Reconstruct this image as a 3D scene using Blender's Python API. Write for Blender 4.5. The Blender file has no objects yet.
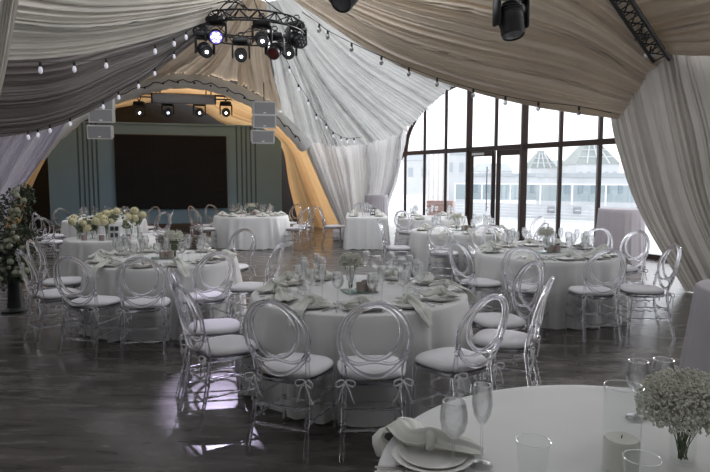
import bpy, math, random
from mathutils import Vector, Matrix
from math import sin, cos, pi, radians, sqrt

random.seed(7)
SC = bpy.context.scene
COL = SC.collection
V = Vector

# ------------------------------------------------------------------ camera
F = 605.0
CAMZ = 1.71
PITCH = math.atan(59.0 / F)
cd = bpy.data.cameras.new('camera')
cd.sensor_fit = 'HORIZONTAL'; cd.sensor_width = 36.0; cd.lens = F / 710 * 36.0
cd.clip_start = 0.05; cd.clip_end = 600
cam = bpy.data.objects.new('camera', cd); COL.objects.link(cam)
cam.location = (0, 0, CAMZ); cam.rotation_euler = (pi / 2 - PITCH, 0, 0)
SC.camera = cam
FW = V((0, cos(PITCH), -sin(PITCH))); UP = V((0, sin(PITCH), cos(PITCH)))


def ray(x, y):
    return FW + V((1, 0, 0)) * ((x - 355) / F) + UP * ((236 - y) / F)


def P(x, y, d):
    """point at world distance d (along Y) seen at photo position x, y"""
    r = ray(x, y)
    return V((0, 0, CAMZ)) + r * (d / r.y)


def PZ(x, y, z):
    r = ray(x, y)
    return V((0, 0, CAMZ)) + r * ((z - CAMZ) / r.z)


def FL(x, d, z=0.01):
    p = P(x, 236, d)
    return V((p.x, d, z))


# ------------------------------------------------------------------ materials
MATS = {}


def _new(name):
    m = bpy.data.materials.new(name); m.use_nodes = True
    nt = m.node_tree; nt.nodes.clear()
    out = nt.nodes.new('ShaderNodeOutputMaterial')
    MATS[name] = m
    return m, nt, out


def noise_color(nt, c1, c2, scale, detail=3, vec=None, lo=.3, hi=.7):
    n = nt.nodes.new('ShaderNodeTexNoise'); n.inputs['Scale'].default_value = scale
    n.inputs['Detail'].default_value = detail
    if vec is not None:
        nt.links.new(vec, n.inputs['Vector'])
    r = nt.nodes.new('ShaderNodeValToRGB')
    r.color_ramp.elements[0].position = lo; r.color_ramp.elements[1].position = hi
    r.color_ramp.elements[0].color = (*c1, 1); r.color_ramp.elements[1].color = (*c2, 1)
    nt.links.new(n.outputs['Fac'], r.inputs['Fac'])
    return r.outputs['Color'], n.outputs['Fac']


def obj_coord(nt, scale=(1, 1, 1), kind='Object', rot=0.0):
    tc = nt.nodes.new('ShaderNodeTexCoord')
    mp = nt.nodes.new('ShaderNodeMapping'); mp.inputs['Scale'].default_value = scale
    mp.inputs['Rotation'].default_value = (0, 0, rot)
    nt.links.new(tc.outputs[kind], mp.inputs['Vector'])
    return mp.outputs['Vector']


def pbr(name, col, rough=.5, metal=0.0, col2=None, nscale=8, bump=0.0, emit=None, estr=0.0, sheen=0.0, spec=.5):
    m, nt, out = _new(name)
    b = nt.nodes.new('ShaderNodeBsdfPrincipled')
    b.inputs['Roughness'].default_value = rough; b.inputs['Metallic'].default_value = metal
    b.inputs['Specular IOR Level'].default_value = spec
    c2 = col2 or tuple(min(1, c * 1.12 + .003) for c in col)
    v = obj_coord(nt)
    cc, fac = noise_color(nt, col, c2, nscale, 4, v)
    nt.links.new(cc, b.inputs['Base Color'])
    if bump:
        bp = nt.nodes.new('ShaderNodeBump'); bp.inputs['Strength'].default_value = bump
        bp.inputs['Distance'].default_value = .01
        nt.links.new(fac, bp.inputs['Height']); nt.links.new(bp.outputs['Normal'], b.inputs['Normal'])
    if emit:
        b.inputs['Emission Color'].default_value = (*emit, 1); b.inputs['Emission Strength'].default_value = estr
    nt.links.new(b.outputs[0], out.inputs[0])
    return m


def fabric(name, col, transl, tcol=None, bump=.15, sheer=0.0):
    """woven cloth: diffuse on the lit side, some light coming through"""
    m, nt, out = _new(name)
    v = obj_coord(nt)
    c2 = tuple(c * .9 for c in col)
    cc, fac = noise_color(nt, c2, col, 2.2, 4, v)
    n2 = nt.nodes.new('ShaderNodeTexNoise'); n2.inputs['Scale'].default_value = 55; nt.links.new(v, n2.inputs['Vector'])
    bp = nt.nodes.new('ShaderNodeBump'); bp.inputs['Strength'].default_value = bump; bp.inputs['Distance'].default_value = .004
    nt.links.new(n2.outputs['Fac'], bp.inputs['Height'])
    d = nt.nodes.new('ShaderNodeBsdfDiffuse'); nt.links.new(cc, d.inputs['Color']); nt.links.new(bp.outputs[0], d.inputs['Normal'])
    last = d.outputs[0]
    if transl > 0:
        t = nt.nodes.new('ShaderNodeBsdfTranslucent'); t.inputs['Color'].default_value = (*(tcol or col), 1)
        mx = nt.nodes.new('ShaderNodeMixShader'); mx.inputs[0].default_value = transl
        nt.links.new(last, mx.inputs[1]); nt.links.new(t.outputs[0], mx.inputs[2]); last = mx.outputs[0]
    if sheer > 0:
        tr = nt.nodes.new('ShaderNodeBsdfTransparent')
        mx = nt.nodes.new('ShaderNodeMixShader'); mx.inputs[0].default_value = sheer
        nt.links.new(last, mx.inputs[1]); nt.links.new(tr.outputs[0], mx.inputs[2]); last = mx.outputs[0]
    nt.links.new(last, out.inputs[0])
    return m


def thin_glass(name, tint, base, edge, rough=.02, blend=.35, refr=0.0, gcol=(1, 1, 1), ior=1.3, power=1.0):
    """see-through shell: clear when faced, glossy towards the rim"""
    m, nt, out = _new(name)
    tr = nt.nodes.new('ShaderNodeBsdfTransparent'); tr.inputs[0].default_value = (*tint, 1)
    last = tr.outputs[0]
    if refr > 0:
        rf = nt.nodes.new('ShaderNodeBsdfGlass'); rf.inputs['IOR'].default_value = ior; rf.inputs['Roughness'].default_value = 0.0
        rf.inputs['Color'].default_value = (*tint, 1)
        mx = nt.nodes.new('ShaderNodeMixShader'); mx.inputs[0].default_value = refr
        nt.links.new(last, mx.inputs[1]); nt.links.new(rf.outputs[0], mx.inputs[2]); last = mx.outputs[0]
    gl = nt.nodes.new('ShaderNodeBsdfGlossy'); gl.inputs['Roughness'].default_value = rough
    gl.inputs['Color'].default_value = (*gcol, 1)
    lw = nt.nodes.new('ShaderNodeLayerWeight'); lw.inputs['Blend'].default_value = blend
    mr = nt.nodes.new('ShaderNodeMapRange')
    mr.inputs['To Min'].default_value = base; mr.inputs['To Max'].default_value = edge
    pw = nt.nodes.new('ShaderNodeMath'); pw.operation = 'POWER'; pw.inputs[1].default_value = power
    nt.links.new(lw.outputs['Facing'], pw.inputs[0]); nt.links.new(pw.outputs[0], mr.inputs['Value'])
    mx = nt.nodes.new('ShaderNodeMixShader')
    nt.links.new(mr.outputs[0], mx.inputs[0]); nt.links.new(last, mx.inputs[1]); nt.links.new(gl.outputs[0], mx.inputs[2])
    nt.links.new(mx.outputs[0], out.inputs[0])
    return m


def emissive(name, col, s):
    m, nt, out = _new(name)
    e = nt.nodes.new('ShaderNodeEmission'); e.inputs[0].default_value = (*col, 1); e.inputs[1].default_value = s
    nt.links.new(e.outputs[0], out.inputs[0])
    return m


def floor_mat():
    m, nt, out = _new('vinyl_floor')
    b = nt.nodes.new('ShaderNodeBsdfPrincipled')
    v = obj_coord(nt, (1.0, 4.5, 1), rot=.25)
    c, fac = noise_color(nt, (.058, .052, .047), (.178, .161, .148), 1.7, 7, v, .32, .72)
    v3 = obj_coord(nt, (1, 1, 1), rot=.25)
    c3, _ = noise_color(nt, (.72, .70, .70), (1, 1, 1), .5, 3, v3)
    br = nt.nodes.new('ShaderNodeTexBrick'); nt.links.new(v3, br.inputs['Vector'])
    br.inputs['Scale'].default_value = 1.0; br.inputs['Brick Width'].default_value = 1.3; br.inputs['Row Height'].default_value = .19
    br.inputs['Mortar Size'].default_value = .004
    br.inputs['Color1'].default_value = (.93, .93, .93, 1); br.inputs['Color2'].default_value = (1.06, 1.06, 1.06, 1); br.inputs['Mortar'].default_value = (.72, .72, .72, 1)
    m1 = nt.nodes.new('ShaderNodeMix'); m1.data_type = 'RGBA'; m1.blend_type = 'MULTIPLY'; m1.inputs['Factor'].default_value = 1
    nt.links.new(c, m1.inputs[6]); nt.links.new(br.outputs['Color'], m1.inputs[7])
    m2 = nt.nodes.new('ShaderNodeMix'); m2.data_type = 'RGBA'; m2.blend_type = 'MULTIPLY'; m2.inputs['Factor'].default_value = 1
    nt.links.new(m1.outputs[2], m2.inputs[6]); nt.links.new(c3, m2.inputs[7])
    nt.links.new(m2.outputs[2], b.inputs['Base Color'])
    mr = nt.nodes.new('ShaderNodeMapRange'); mr.inputs['To Min'].default_value = .16; mr.inputs['To Max'].default_value = .36
    nt.links.new(fac, mr.inputs['Value']); nt.links.new(mr.outputs[0], b.inputs['Roughness'])
    b.inputs['Specular IOR Level'].default_value = .5
    bp = nt.nodes.new('ShaderNodeBump'); bp.inputs['Strength'].default_value = .06; bp.inputs['Distance'].default_value = .01
    nt.links.new(fac, bp.inputs['Height']); nt.links.new(bp.outputs[0], b.inputs['Normal'])
    nt.links.new(b.outputs[0], out.inputs[0])
    return m


M = dict(
    floor=floor_mat(),
    cloth=fabric('white_tablecloth', (.86, .85, .845), .06),
    cocktail=fabric('lilac_grey_tablecloth', (.55, .515, .555), .05),
    napkin=fabric('sage_napkin', (.82, .82, .765), .06, bump=.3),
    cushion=fabric('cushion_cloth', (.86, .84, .87), .04),
    unseen_roof=fabric('unseen_roof', (.82, .82, .80), .12, (.85, .84, .82)),
    white_drape=fabric('white_drape', (.82, .82, .80), .18, (.80, .80, .79)),
    cream_drape=fabric('cream_drape', (.76, .725, .66), .04, (.80, .72, .60)),
    tan_drape=fabric('tan_drape', (.74, .66, .565), .035, (.82, .64, .44)),
    tan_back=fabric('tan_back_drape', (.70, .61, .51), .08, (.86, .72, .56)),
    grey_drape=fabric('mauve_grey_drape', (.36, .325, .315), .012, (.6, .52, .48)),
    warm_lit_drape=fabric('warm_lit_drape', (.72, .50, .285), .28, (.92, .60, .30)),  # warm stage light put into the ochre colour and translucency
    lilac_drape=fabric('lilac_white_drape', (.82, .78, .86), .28, (.8, .76, .86)),
    sheer=fabric('sheer_white', (.84, .84, .85), .28, (.9, .9, .9)),
    stone_drape=fabric('stone_drape', (.58, .55, .515), .045, (.64, .61, .56)),
    acrylic=thin_glass('clear_acrylic', (.955, .952, .972), .02, .70, .03, .5, refr=.90, gcol=(.97, .97, 1), ior=1.45, power=3.5),
    rim=thin_glass('glass_rim', (.95, .96, .96), .35, .95, .03, .5),
    glass=thin_glass('table_glass', (.985, .988, .99), .02, .95, .012, .5, refr=.35, ior=1.45, power=3.6),
    pane=thin_glass('window_pane', (.872, .878, .888), .03, .25, .0, .2),
    clearpane=thin_glass('clear_pane', (.97, .985, .98), .03, .25, .0, .2),
    vaseglass=thin_glass('vase_glass', (.975, .982, .98), .012, .95, .012, .5, power=5.5),
    railglass=thin_glass('terrace_glass', (.66, .75, .77), .08, .5, .02, .3),
    china=pbr('white_china', (.72, .71, .68), .25),
    steel=pbr('cutlery_steel', (.35, .35, .35), .25, 1.0),
    darkmetal=pbr('black_cutlery', (.03, .03, .03), .35, .6),
    black=pbr('black_plastic', (.012, .012, .013), .45, col2=(.02, .02, .022)),
    truss=pbr('black_truss_metal', (.014, .013, .013), .5, .3),
    rubber=pbr('cord_black', (.01, .01, .01), .6),
    bronze=pbr('brown_frame', (.030, .017, .014), .4, .1),
    teal=pbr('teal_panel', (.22, .36, .48), .6, col2=(.235, .375, .495), nscale=1.2),
    tealdark=pbr('teal_groove', (.10, .15, .18), .7),
    screen=pbr('led_screen', (.012, .013, .016), .7, col2=(.015, .016, .019), spec=.2),
    dark=pbr('dark_backing', (.035, .030, .028), .8),
    wallgrey=pbr('tent_wall', (.16, .15, .145), .8),
    spk=pbr('speaker_grey', (.60, .60, .60), .6),
    spkg=pbr('speaker_grille', (.27, .27, .275), .7, nscale=60),
    casing=pbr('casing_grey', (.36, .36, .38), .5),
    bulb=pbr('bulb_glass', (.80, .80, .84), .25, emit=(.9, .85, 1), estr=.12),
    bulbclear=thin_glass('bulb_clear', (.45, .45, .46), .10, .8, .05, .4),
    lamp_on=emissive('lamp_on', (1, .97, .95), 9),
    lamp_warm=emissive('lamp_warm', (1, .90, .74), 9),
    lamp_blue=emissive('lamp_blue', (.70, .76, 1), 4),
    lamp_violet=emissive('lamp_violet', (.20, .16, .9), .8),
    lamp_off=pbr('lamp_lens', (.10, .10, .11), .08),
    lamp_red=pbr('lamp_red', (.10, .010, .010), .25),
    leaf=pbr('leaf_green', (.025, .042, .022), .6, col2=(.06, .085, .042), nscale=14),
    leaf_pale=pbr('leaf_pale', (.16, .21, .12), .55, col2=(.24, .29, .18), nscale=14),
    stem=pbr('stem_green', (.10, .14, .06), .6),
    breath=pbr('tiny_blossom', (.56, .56, .48), .7, col2=(.74, .73, .65), nscale=40),
    petal=pbr('cream_petal', (.80, .73, .44), .6, col2=(.86, .81, .60), nscale=30),
    petalw=pbr('white_petal', (.80, .79, .74), .6),
    bloomgreen=pbr('green_white_bloom', (.45, .48, .34), .6, col2=(.62, .62, .50), nscale=18),
    eye=pbr('flower_eye', (.09, .07, .02), .7),
    candle=pbr('candle_wax', (.80, .78, .72), .55),
    votive=pbr('brown_votive', (.34, .28, .25), .3),
    mirror=pbr('green_glass_tile', (.22, .36, .32), .2),
    card=pbr('white_card', (.78, .78, .77), .6),
    ink=pbr('dark_print', (.05, .055, .06), .7),
    wood=pbr('dark_wood', (.05, .033, .024), .6),
    pedestal=pbr('white_pedestal', (.70, .68, .72), .6),
    board=pbr('white_board', (.60, .62, .64), .7, col2=(.66, .68, .69), nscale=2),
    stone=pbr('pale_wall', (.52, .54, .55), .8, col2=(.60, .61, .62), nscale=1),
    roofs=pbr('pale_roof', (.36, .40, .42), .7, col2=(.46, .49, .50), nscale=.6),
    roofglass=pbr('pyramid_roof', (.25, .285, .27), .5, col2=(.32, .35, .33), nscale=.8),
    winext=pbr('far_window', (.36, .40, .43), .5),
    terrace=pbr('terrace_paving', (.55, .56, .57), .8),
    slatred=pbr('reddish_slat', (.34, .22, .20), .7),
    steelw=pbr('white_metal', (.78, .79, .80), .5),
    acbox=pbr('grey_unit', (.28, .30, .32), .6),
)


# ------------------------------------------------------------------ mesh tools
class G:
    def __init__(s):
        s.v = []; s.f = []

    def add(s, vs, fs, mat=None):
        b = len(s.v)
        s.v += [V(p) if mat is None else mat @ V(p) for p in vs]
        s.f += [tuple(b + i for i in f) for f in fs]
        return s

    def grid(s, rows, closed_u=False, closed_v=False):
        n = len(rows[0]); b = len(s.v)
        for r in rows:
            s.v += [V(p) for p in r]
        R = len(rows)
        for i in range(R if closed_v else R - 1):
            for j in range(n if closed_u else n - 1):
                a = b + i * n + j; c = b + i * n + (j + 1) % n
                d = b + ((i + 1) % R) * n + (j + 1) % n; e = b + ((i + 1) % R) * n + j
                s.f.append((a, c, d, e))
        return s

    def tube(s, path, r, seg=8, closed=False, caps=True):
        path = [V(p) for p in path]; n = len(path)
        rad = r if isinstance(r, (list, tuple)) else [r] * n
        t0 = None; rows = []; nrm = None
        for i in range(n):
            if closed:
                t = (path[(i + 1) % n] - path[i - 1])
            else:
                t = path[min(i + 1, n - 1)] - path[max(i - 1, 0)]
            t.normalize()
            if nrm is None:
                a = V((0, 0, 1)) if abs(t.z) < .9 else V((1, 0, 0))
                nrm = (a - t * a.dot(t)).normalized()
            else:
                nrm = (nrm - t * nrm.dot(t))
                if nrm.length < 1e-6:
                    a = V((0, 0, 1)) if abs(t.z) < .9 else V((1, 0, 0)); nrm = a - t * a.dot(t)
                nrm.normalize()
            bn = t.cross(nrm)
            rows.append([path[i] + (nrm * cos(2 * pi * k / seg) + bn * sin(2 * pi * k / seg)) * rad[i] for k in range(seg)])
        b = len(s.v)
        s.grid(rows, True, closed)
        if caps and not closed:
            s.f.append(tuple(b + k for k in reversed(range(seg))))
            s.f.append(tuple(b + (n - 1) * seg + k for k in range(seg)))
        return s

    def lathe(s, prof, seg=20, mat=None):
        rows = []
        for r, z in prof:
            rows.append([V((max(r, 1e-4) * cos(2 * pi * k / seg), max(r, 1e-4) * sin(2 * pi * k / seg), z)) for k in range(seg)])
        if mat is not None:
            rows = [[mat @ p for p in r] for r in rows]
        return s.grid(rows, True)

    def box(s, c, size, mat=None, bev=0.0):
        x, y, z = size[0] / 2, size[1] / 2, size[2] / 2; c = V(c)
        if bev <= 0:
            vs = [c + V((a * x, b * y, d * z)) for d in (-1, 1) for b in (-1, 1) for a in (-1, 1)]
            fs = [(0, 2, 3, 1), (4, 5, 7, 6), (0, 1, 5, 4), (2, 6, 7, 3), (0, 4, 6, 2), (1, 3, 7, 5)]
            return s.add(vs, fs, mat)
        rows = []

        def ring(ix, iy, zz):
            o = [(ix, -iy + bev), (ix, iy - bev), (ix - bev, iy), (-ix + bev, iy), (-ix, iy - bev), (-ix, -iy + bev), (-ix + bev, -iy), (ix - bev, -iy)]
            return [c + V((p[0], p[1], zz)) for p in o]
        for (k, zz) in ((bev, -z), (0, -z + bev), (0, z - bev), (bev, z)):
            rows.append(ring(x - k, y - k, zz))
        if mat is not None:
            rows = [[mat @ p for p in r] for r in rows]
        b = len(s.v); s.grid(rows, True)
        s.f.append(tuple(b + k for k in reversed(range(8)))); s.f.append(tuple(b + 24 + k for k in range(8)))
        return s

    def beam(s, a, b, w, h):
        """rectangular bar from a to b (w across, h up)"""
        a = V(a); b = V(b); t = (b - a).normalized()
        up = V((0, 0, 1)) if abs(t.z) < .95 else V((0, 1, 0))
        sd = t.cross(up).normalized(); u2 = sd.cross(t)
        vs = [p + sd * (i * w / 2) + u2 * (j * h / 2) for p in (a, b) for j in (-1, 1) for i in (-1, 1)]
        return s.add(vs, [(0, 1, 3, 2), (4, 6, 7, 5), (0, 4, 5, 1), (2, 3, 7, 6), (0, 2, 6, 4), (1, 5, 7, 3)])

    def ball(s, c, r, n=6, m=8, sz=1.0):
        prof = [(r * sin(pi * i / n), -r * sz * cos(pi * i / n)) for i in range(n + 1)]
        return s.lathe(prof, m, Matrix.Translation(V(c)))

    def octa(s, c, r):
        c = V(c)
        vs = [c + V(d) * r for d in ((1, 0, 0), (0, 1, 0), (-1, 0, 0), (0, -1, 0), (0, 0, 1), (0, 0, -1))]
        return s.add(vs, [(0, 1, 4), (1, 2, 4), (2, 3, 4), (3, 0, 4), (1, 0, 5), (2, 1, 5), (3, 2, 5), (0, 3, 5)])

    def obj(s, name, mat, parent=None, smooth=True, loc=None):
        me = bpy.data.meshes.new(name)
        me.from_pydata([tuple(v) for v in s.v], [], s.f)
        me.materials.append(mat)
        if smooth:
            me.polygons.foreach_set('use_smooth', [True] * len(me.polygons))
            if hasattr(me, 'set_sharp_from_angle') and smooth != 'all':
                me.set_sharp_from_angle(angle=radians(50))
        me.update()
        o = bpy.data.objects.new(name, me); COL.objects.link(o)
        if parent is not None:
            o.parent = parent
        if loc is not None:
            o.location = loc
        return o


def tag(o, label, cat, group=None):
    o['label'] = label; o['category'] = cat
    if group:
        o['group'] = group
    return o


def thing(name, label, cat, loc=(0, 0, 0), rz=0, group=None):
    o = bpy.data.objects.new(name, None); COL.objects.link(o)
    o.location = loc; o.rotation_euler = (0, 0, rz); o.empty_display_size = .1
    return tag(o, label, cat, group)


def struct(o):
    o['kind'] = 'structure'; return o


KIDS = {}


def dup(root, loc, rz, label, group=None, rot=None):
    if root.name not in KIDS:
        KIDS[root.name] = list(root.children)
    r = root.copy(); COL.objects.link(r); r.location = loc
    r.rotation_euler = rot if rot is not None else (0, 0, rz); r['label'] = label
    if group:
        r['group'] = group
    for ch in KIDS[root.name]:
        c = ch.copy(); COL.objects.link(c); c.parent = r
        if ch.name not in KIDS:
            KIDS[ch.name] = list(ch.children)
        for g in KIDS[ch.name]:
            d = g.copy(); COL.objects.link(d); d.parent = c
    return r


USED = set()


def place(proto, loc, rz, label, group=None, rot=None):
    """the first call moves the built one, later calls copy it with its parts"""
    if proto.name not in USED:
        KIDS.setdefault(proto.name, list(proto.children))
        for ch in KIDS[proto.name]:
            KIDS.setdefault(ch.name, list(ch.children))
        USED.add(proto.name)
        proto.location = loc; proto.rotation_euler = rot if rot is not None else (0, 0, rz); proto['label'] = label
        if group:
            proto['group'] = group
        return proto
    return dup(proto, loc, rz, label, group, rot)


def crom(pts, t):
    """Catmull-Rom through pts, t in 0..1"""
    n = len(pts) - 1
    x = min(max(t, 0), 1) * n; i = min(int(x), n - 1); f = x - i
    p1 = pts[i]; p2 = pts[i + 1]
    p0 = pts[i - 1] if i > 0 else p1 * 2 - p2
    p3 = pts[i + 2] if i + 2 <= n else p2 * 2 - p1
    return (p1 * 2 + (p2 - p0) * f + (p0 * 2 - p1 * 5 + p2 * 4 - p3) * f * f + (p1 * 3 - p0 - p2 * 3 + p3) * f * f * f) * .5


def pleat_fn(n, seed):
    rg = random.Random(seed)
    ph = [rg.uniform(0, 6.28) for _ in range(6)]
    wa = rg.uniform(.25, .5)

    def f(u):
        w = u + wa / n * 2.2 * sin(2 * pi * u * n / 5.3 + ph[0]) + .6 / n * sin(2 * pi * u * n / 2.3 + ph[1])
        a = sin(2 * pi * w * n + ph[2])
        b = sin(2 * pi * w * n * 2.13 + ph[3]) * .45
        c = sin(2 * pi * w * n * .37 + ph[4]) * .6
        return (a + b + c) * (0.65 + .35 * sin(2 * pi * u * n / 7.1 + ph[5]))
    return f


def drape(name, rails, mat, n_pleat, amp, seed, label, cat='drape', nu=240, nv=26, env=None, dropamp=None, thick_hem=0):
    """gathered cloth spanned over rails (each a list of points across the pleats)"""
    f = pleat_fn(n_pleat, seed)
    rails = [[V(p) for p in r] for r in rails]
    base = []
    for i in range(nv):
        tv = i / (nv - 1)
        row = []
        for j in range(nu):
            tu = j / (nu - 1)
            row.append(crom([crom(r, tu) for r in rails], tv))
        base.append(row)
    rows = []
    for i in range(nv):
        tv = i / (nv - 1); row = []
        e = env(tv) if env else 1.0
        width = sum((base[i][j + 1] - base[i][j]).length for j in range(nu - 1))
        a = min(amp, .55 * width / n_pleat) * e
        for j in range(nu):
            tu = j / (nu - 1)
            du = base[i][min(j + 1, nu - 1)] - base[i][max(j - 1, 0)]
            dv = base[min(i + 1, nv - 1)][j] - base[max(i - 1, 0)][j]
            nr = du.cross(dv)
            if nr.length > 1e-9:
                nr.normalize()
            row.append(base[i][j] + nr * (a * f(tu + .004 * sin(tv * 9 + tu * 20))))
        rows.append(row)
    o = G().grid(rows).obj(name, mat, smooth='all')
    return tag(o, label, cat)


# ------------------------------------------------------------------ room shell
def polygon(pts, z):
    return G().add([V((x, y, z)) for x, y in pts], [tuple(range(len(pts)))])


floor = struct(polygon([(-15, 18.8), (-8, -5), (8, -5), (10.3, 5.4), (0.2, 23.4), (-1, 23.6)], 0).obj('floor', M['floor'], smooth=False))

W0 = V((1.74, 20.6, 0)); WD = V((.49, -.8717, 0)).normalized(); WN = V((WD.y, -WD.x, 0))   # WN points into the room
if WN.dot(V((0, 0, 0)) - W0) < 0:
    WN = -WN


def ws(x):
    k = (x - 355) / F * 1.0
    return (W0.y * k - W0.x) / (WD.x - WD.y * k)


def WP(s, z, off=0.0):
    return W0 + WD * s + V((0, 0, z)) + WN * off


def wall(name, pts, z0, z1, mat, th=.1):
    g = G()
    for a, b in zip(pts, pts[1:]):
        g.beam(V((a[0], a[1], (z0 + z1) / 2)), V((b[0], b[1], (z0 + z1) / 2)), th, z1 - z0)
    return struct(g.obj(name, mat, smooth=False))


wall('wall_back', [(-15, 18.9), (-1, 23.55)], 0, 6.2, M['dark'])
wall('wall_left', [(-15, 18.8), (-8, -5)], 0, 4.2, M['dark'])
wall('wall_right', [(0.2, 23.4), (1.0, 21.92)], 0, 6.0, M['wallgrey'])

wall('unseen_wall_rear', [(-8, -5), (8, -5)], 0, 5.2, M['wallgrey'])  # unseen wall, added to cut sky light from behind the camera
wall('unseen_wall_near_right', [(8, -5), (8.6, -2.3), (10.0, 4.1)], 0, 5.2, M['wallgrey'])  # unseen wall, added to limit the light on the closest table
win2 = struct(bpy.data.objects.new('unseen_window_2', None)); COL.objects.link(win2)  # unseen glazing, added and sized to light the tables from the right
_wp = [V((10.0, 4.1, 0)), V((10.3, 5.4, 0)), V((9.6, 6.65, 0)), V((8.9, 7.9, 0)), V((8.2, 9.1, 0))]
for _a, _b in zip(_wp, _wp[1:]):
    G().beam(_a, _a + V((0, 0, 4.4)), .09, .1).obj('mullion', M['bronze'], win2, smooth=False)
    for _z in (.05, 2.5, 4.4):
        G().beam(_a + V((0, 0, _z)), _b + V((0, 0, _z)), .1, .1).obj('transom', M['bronze'], win2, smooth=False)
    G().add([_a + V((0, 0, .1)), _b + V((0, 0, .1)), _b + V((0, 0, 4.4)), _a + V((0, 0, 4.4))], [(0, 1, 2, 3)]).obj('pane', M['clearpane'], win2, smooth=False)
struct(G().add([V((-10, -5.2, 5.0)), V((9, -5.2, 5.0)), V((11, 5.4, 4.6)), V((8.6, 9.4, 4.6)), V((0, 6.6, 5.2)), V((-3.2, 7.6, 5.3)), V((-5.5, 17, 5.6)), V((-13.5, 17, 4.8))], [(0, 1, 2, 3, 4, 5, 6, 7)]).obj('ceiling', M['unseen_roof'], smooth=False))  # unseen roof, its outline shaped to steer sky light over the tables

struct(G().add([WP(ws(400), 4.65), WP(ws(700), 4.65), V((9.2, 8.2, 4.6)), V((8.0, 8.6, 4.75)), V((4.2, 9.2, 4.9)), V((1.2, 13.2, 5.2))], [(0, 1, 2, 3, 4, 5)]).obj('ceiling', M['unseen_roof'], smooth=False))  # unseen roof piece, added to keep sky light off the tables by the glass

# stage panel with vertical grooves and LED screen
SD = V((.955, .298, 0)).normalized(); SN = V((.298, -.955, 0)).normalized()


def stage_pt(x, y):
    """hit of the photo ray with the stage plane"""
    r = ray(x, y); o = V((0, 0, CAMZ)); q = V((-4.38, 20.55, 0))
    return o + r * ((q - o).dot(SN) / r.dot(SN))


A = stage_pt(46, 124); B = stage_pt(281, 125)
s0 = A; L = (B - A).dot(SD); top = 3.45
g = G()
g.beam(V((A.x, A.y, top / 2)) - SN * .06, V((A.x, A.y, top / 2)) + SD * L - SN * .06, .12, top)
st = struct(g.obj('wall_stage', M['teal'], smooth=False))
for xs in ((79, 84, 88.5, 93, 97.5), (237, 242, 246.5, 251, 255.5)):
    for x in xs:
        p = stage_pt(x, 170)
        gg = G(); gg.beam(V((p.x, p.y, .08)) + SN * .004, V((p.x, p.y, top - .02)) + SN * .004, .055, .02)
        o = gg.obj('groove', M['tealdark'], st, smooth=False)
gg = G(); a = V((A.x, A.y, top - .02)); gg.beam(a + SN * .02, a + SD * L + SN * .02, .05, .05); gg.obj('cap_rail', M['teal'], st, smooth=False)
# screen
a = stage_pt(114, 135); b = stage_pt(226, 136); z1 = stage_pt(170, 135.2).z; z0 = stage_pt(170, 208.6).z
scr = thing('led_screen', 'large black blank screen on the teal stage wall', 'screen', (0, 0, 0))
c = V(((a.x + b.x) / 2, (a.y + b.y) / 2, (z0 + z1) / 2)); hw = (b - a).length / 2; rzs = math.atan2(SD.y, SD.x)
scr.location = (c.x + SN.x * .08, c.y + SN.y * .08, z0); scr.rotation_euler = (0, 0, rzs); hz = z1 - z0
G().box((0, 0, hz / 2), (2 * hw, .10, hz), bev=.01).obj('cabinet', M['black'], scr)
g = G(); n = 6
for i in range(n):
    for j in range(4):
        w = (2 * hw - .06) / n; h = (hz - .06) / 4
        g.box((-hw + .03 + w * (i + .5), -.056, .03 + h * (j + .5)), (w - .004, .02, h - .004))
g.obj('display_panel', M['screen'], scr, smooth=False)
# low dark stage step
g = G(); a = V((A.x, A.y, .09)) + SN * .75; g.beam(a - SD * .2, a + SD * (L + .1), 1.3, .18)
tag(g.obj('stage_platform', M['wood'], smooth=False), 'low dark platform along the foot of the teal stage wall', 'platform')

# ------------------------------------------------------------------ glazed wall
win = struct(bpy.data.objects.new('window_1', None)); COL.objects.link(win)
TZ = 2.50; TOPZ = 4.5
cols = [ws(x) for x in (405, 424, 445, 468, 494.5, 522.5, 558.5, 597.5, 640, 690)]


def arch_z(s):
    """underside of the curved head of the glazing"""
    sa, sb = cols[0], ws(474)
    if s <= sa:
        return TZ
    if s >= sb:
        return TOPZ
    t = (sb - s) / (sb - sa)
    return TZ + (TOPZ - TZ) * sqrt(max(0, 1 - t * t)) ** 1.0


for i, s in enumerate(cols):
    thick = .17 if i in (3, 5) else .085
    if i == 4:
        continue
    zt = max(arch_z(s), TZ)
    G().beam(WP(s, 0), WP(s, zt), thick, .10).obj('mullion', M['bronze'], win, smooth=False)
s = cols[4]; G().beam(WP(s, TZ), WP(s, TOPZ), .085, .10).obj('mullion', M['bronze'], win, smooth=False)
G().beam(WP(cols[0] - .05, TZ), WP(cols[-1], TZ), .12, .13).obj('transom', M['bronze'], win, smooth=False)
G().beam(WP(cols[0] - .05, .05), WP(cols[3], .05), .12, .1).obj('bottom_rail', M['bronze'], win, smooth=False)
G().beam(WP(cols[5], .05), WP(cols[-1], .05), .12, .1).obj('bottom_rail', M['bronze'], win, smooth=False)
pts = [WP(cols[0] + (cols[-1] - cols[0]) * 0, TZ - .1)]
for k in range(31):
    s = cols[0] + (ws(474) - cols[0]) * k / 30; pts.append(WP(s, arch_z(s)))
pts.append(WP(cols[-1], TOPZ))
G().tube(pts, .07, 6).obj('arch_frame', M['bronze'], win)
for i in range(len(cols) - 1):
    a, b = cols[i], cols[i + 1]
    if i not in (3, 4):
        G().add([WP(a, .1), WP(b, .1), WP(b, TZ), WP(a, TZ)], [(0, 1, 2, 3)]).obj('pane', M['pane'], win, smooth=False)
    up = [WP(a, TZ), WP(b, TZ)] + [WP(b + (a - b) * k / 8, arch_z(b + (a - b) * k / 8) + .002) for k in range(9)]
    G().add(up, [tuple(range(len(up)))]).obj('pane', M['pane'], win, smooth=False)
_a, _b = ws(384), cols[0]
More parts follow.
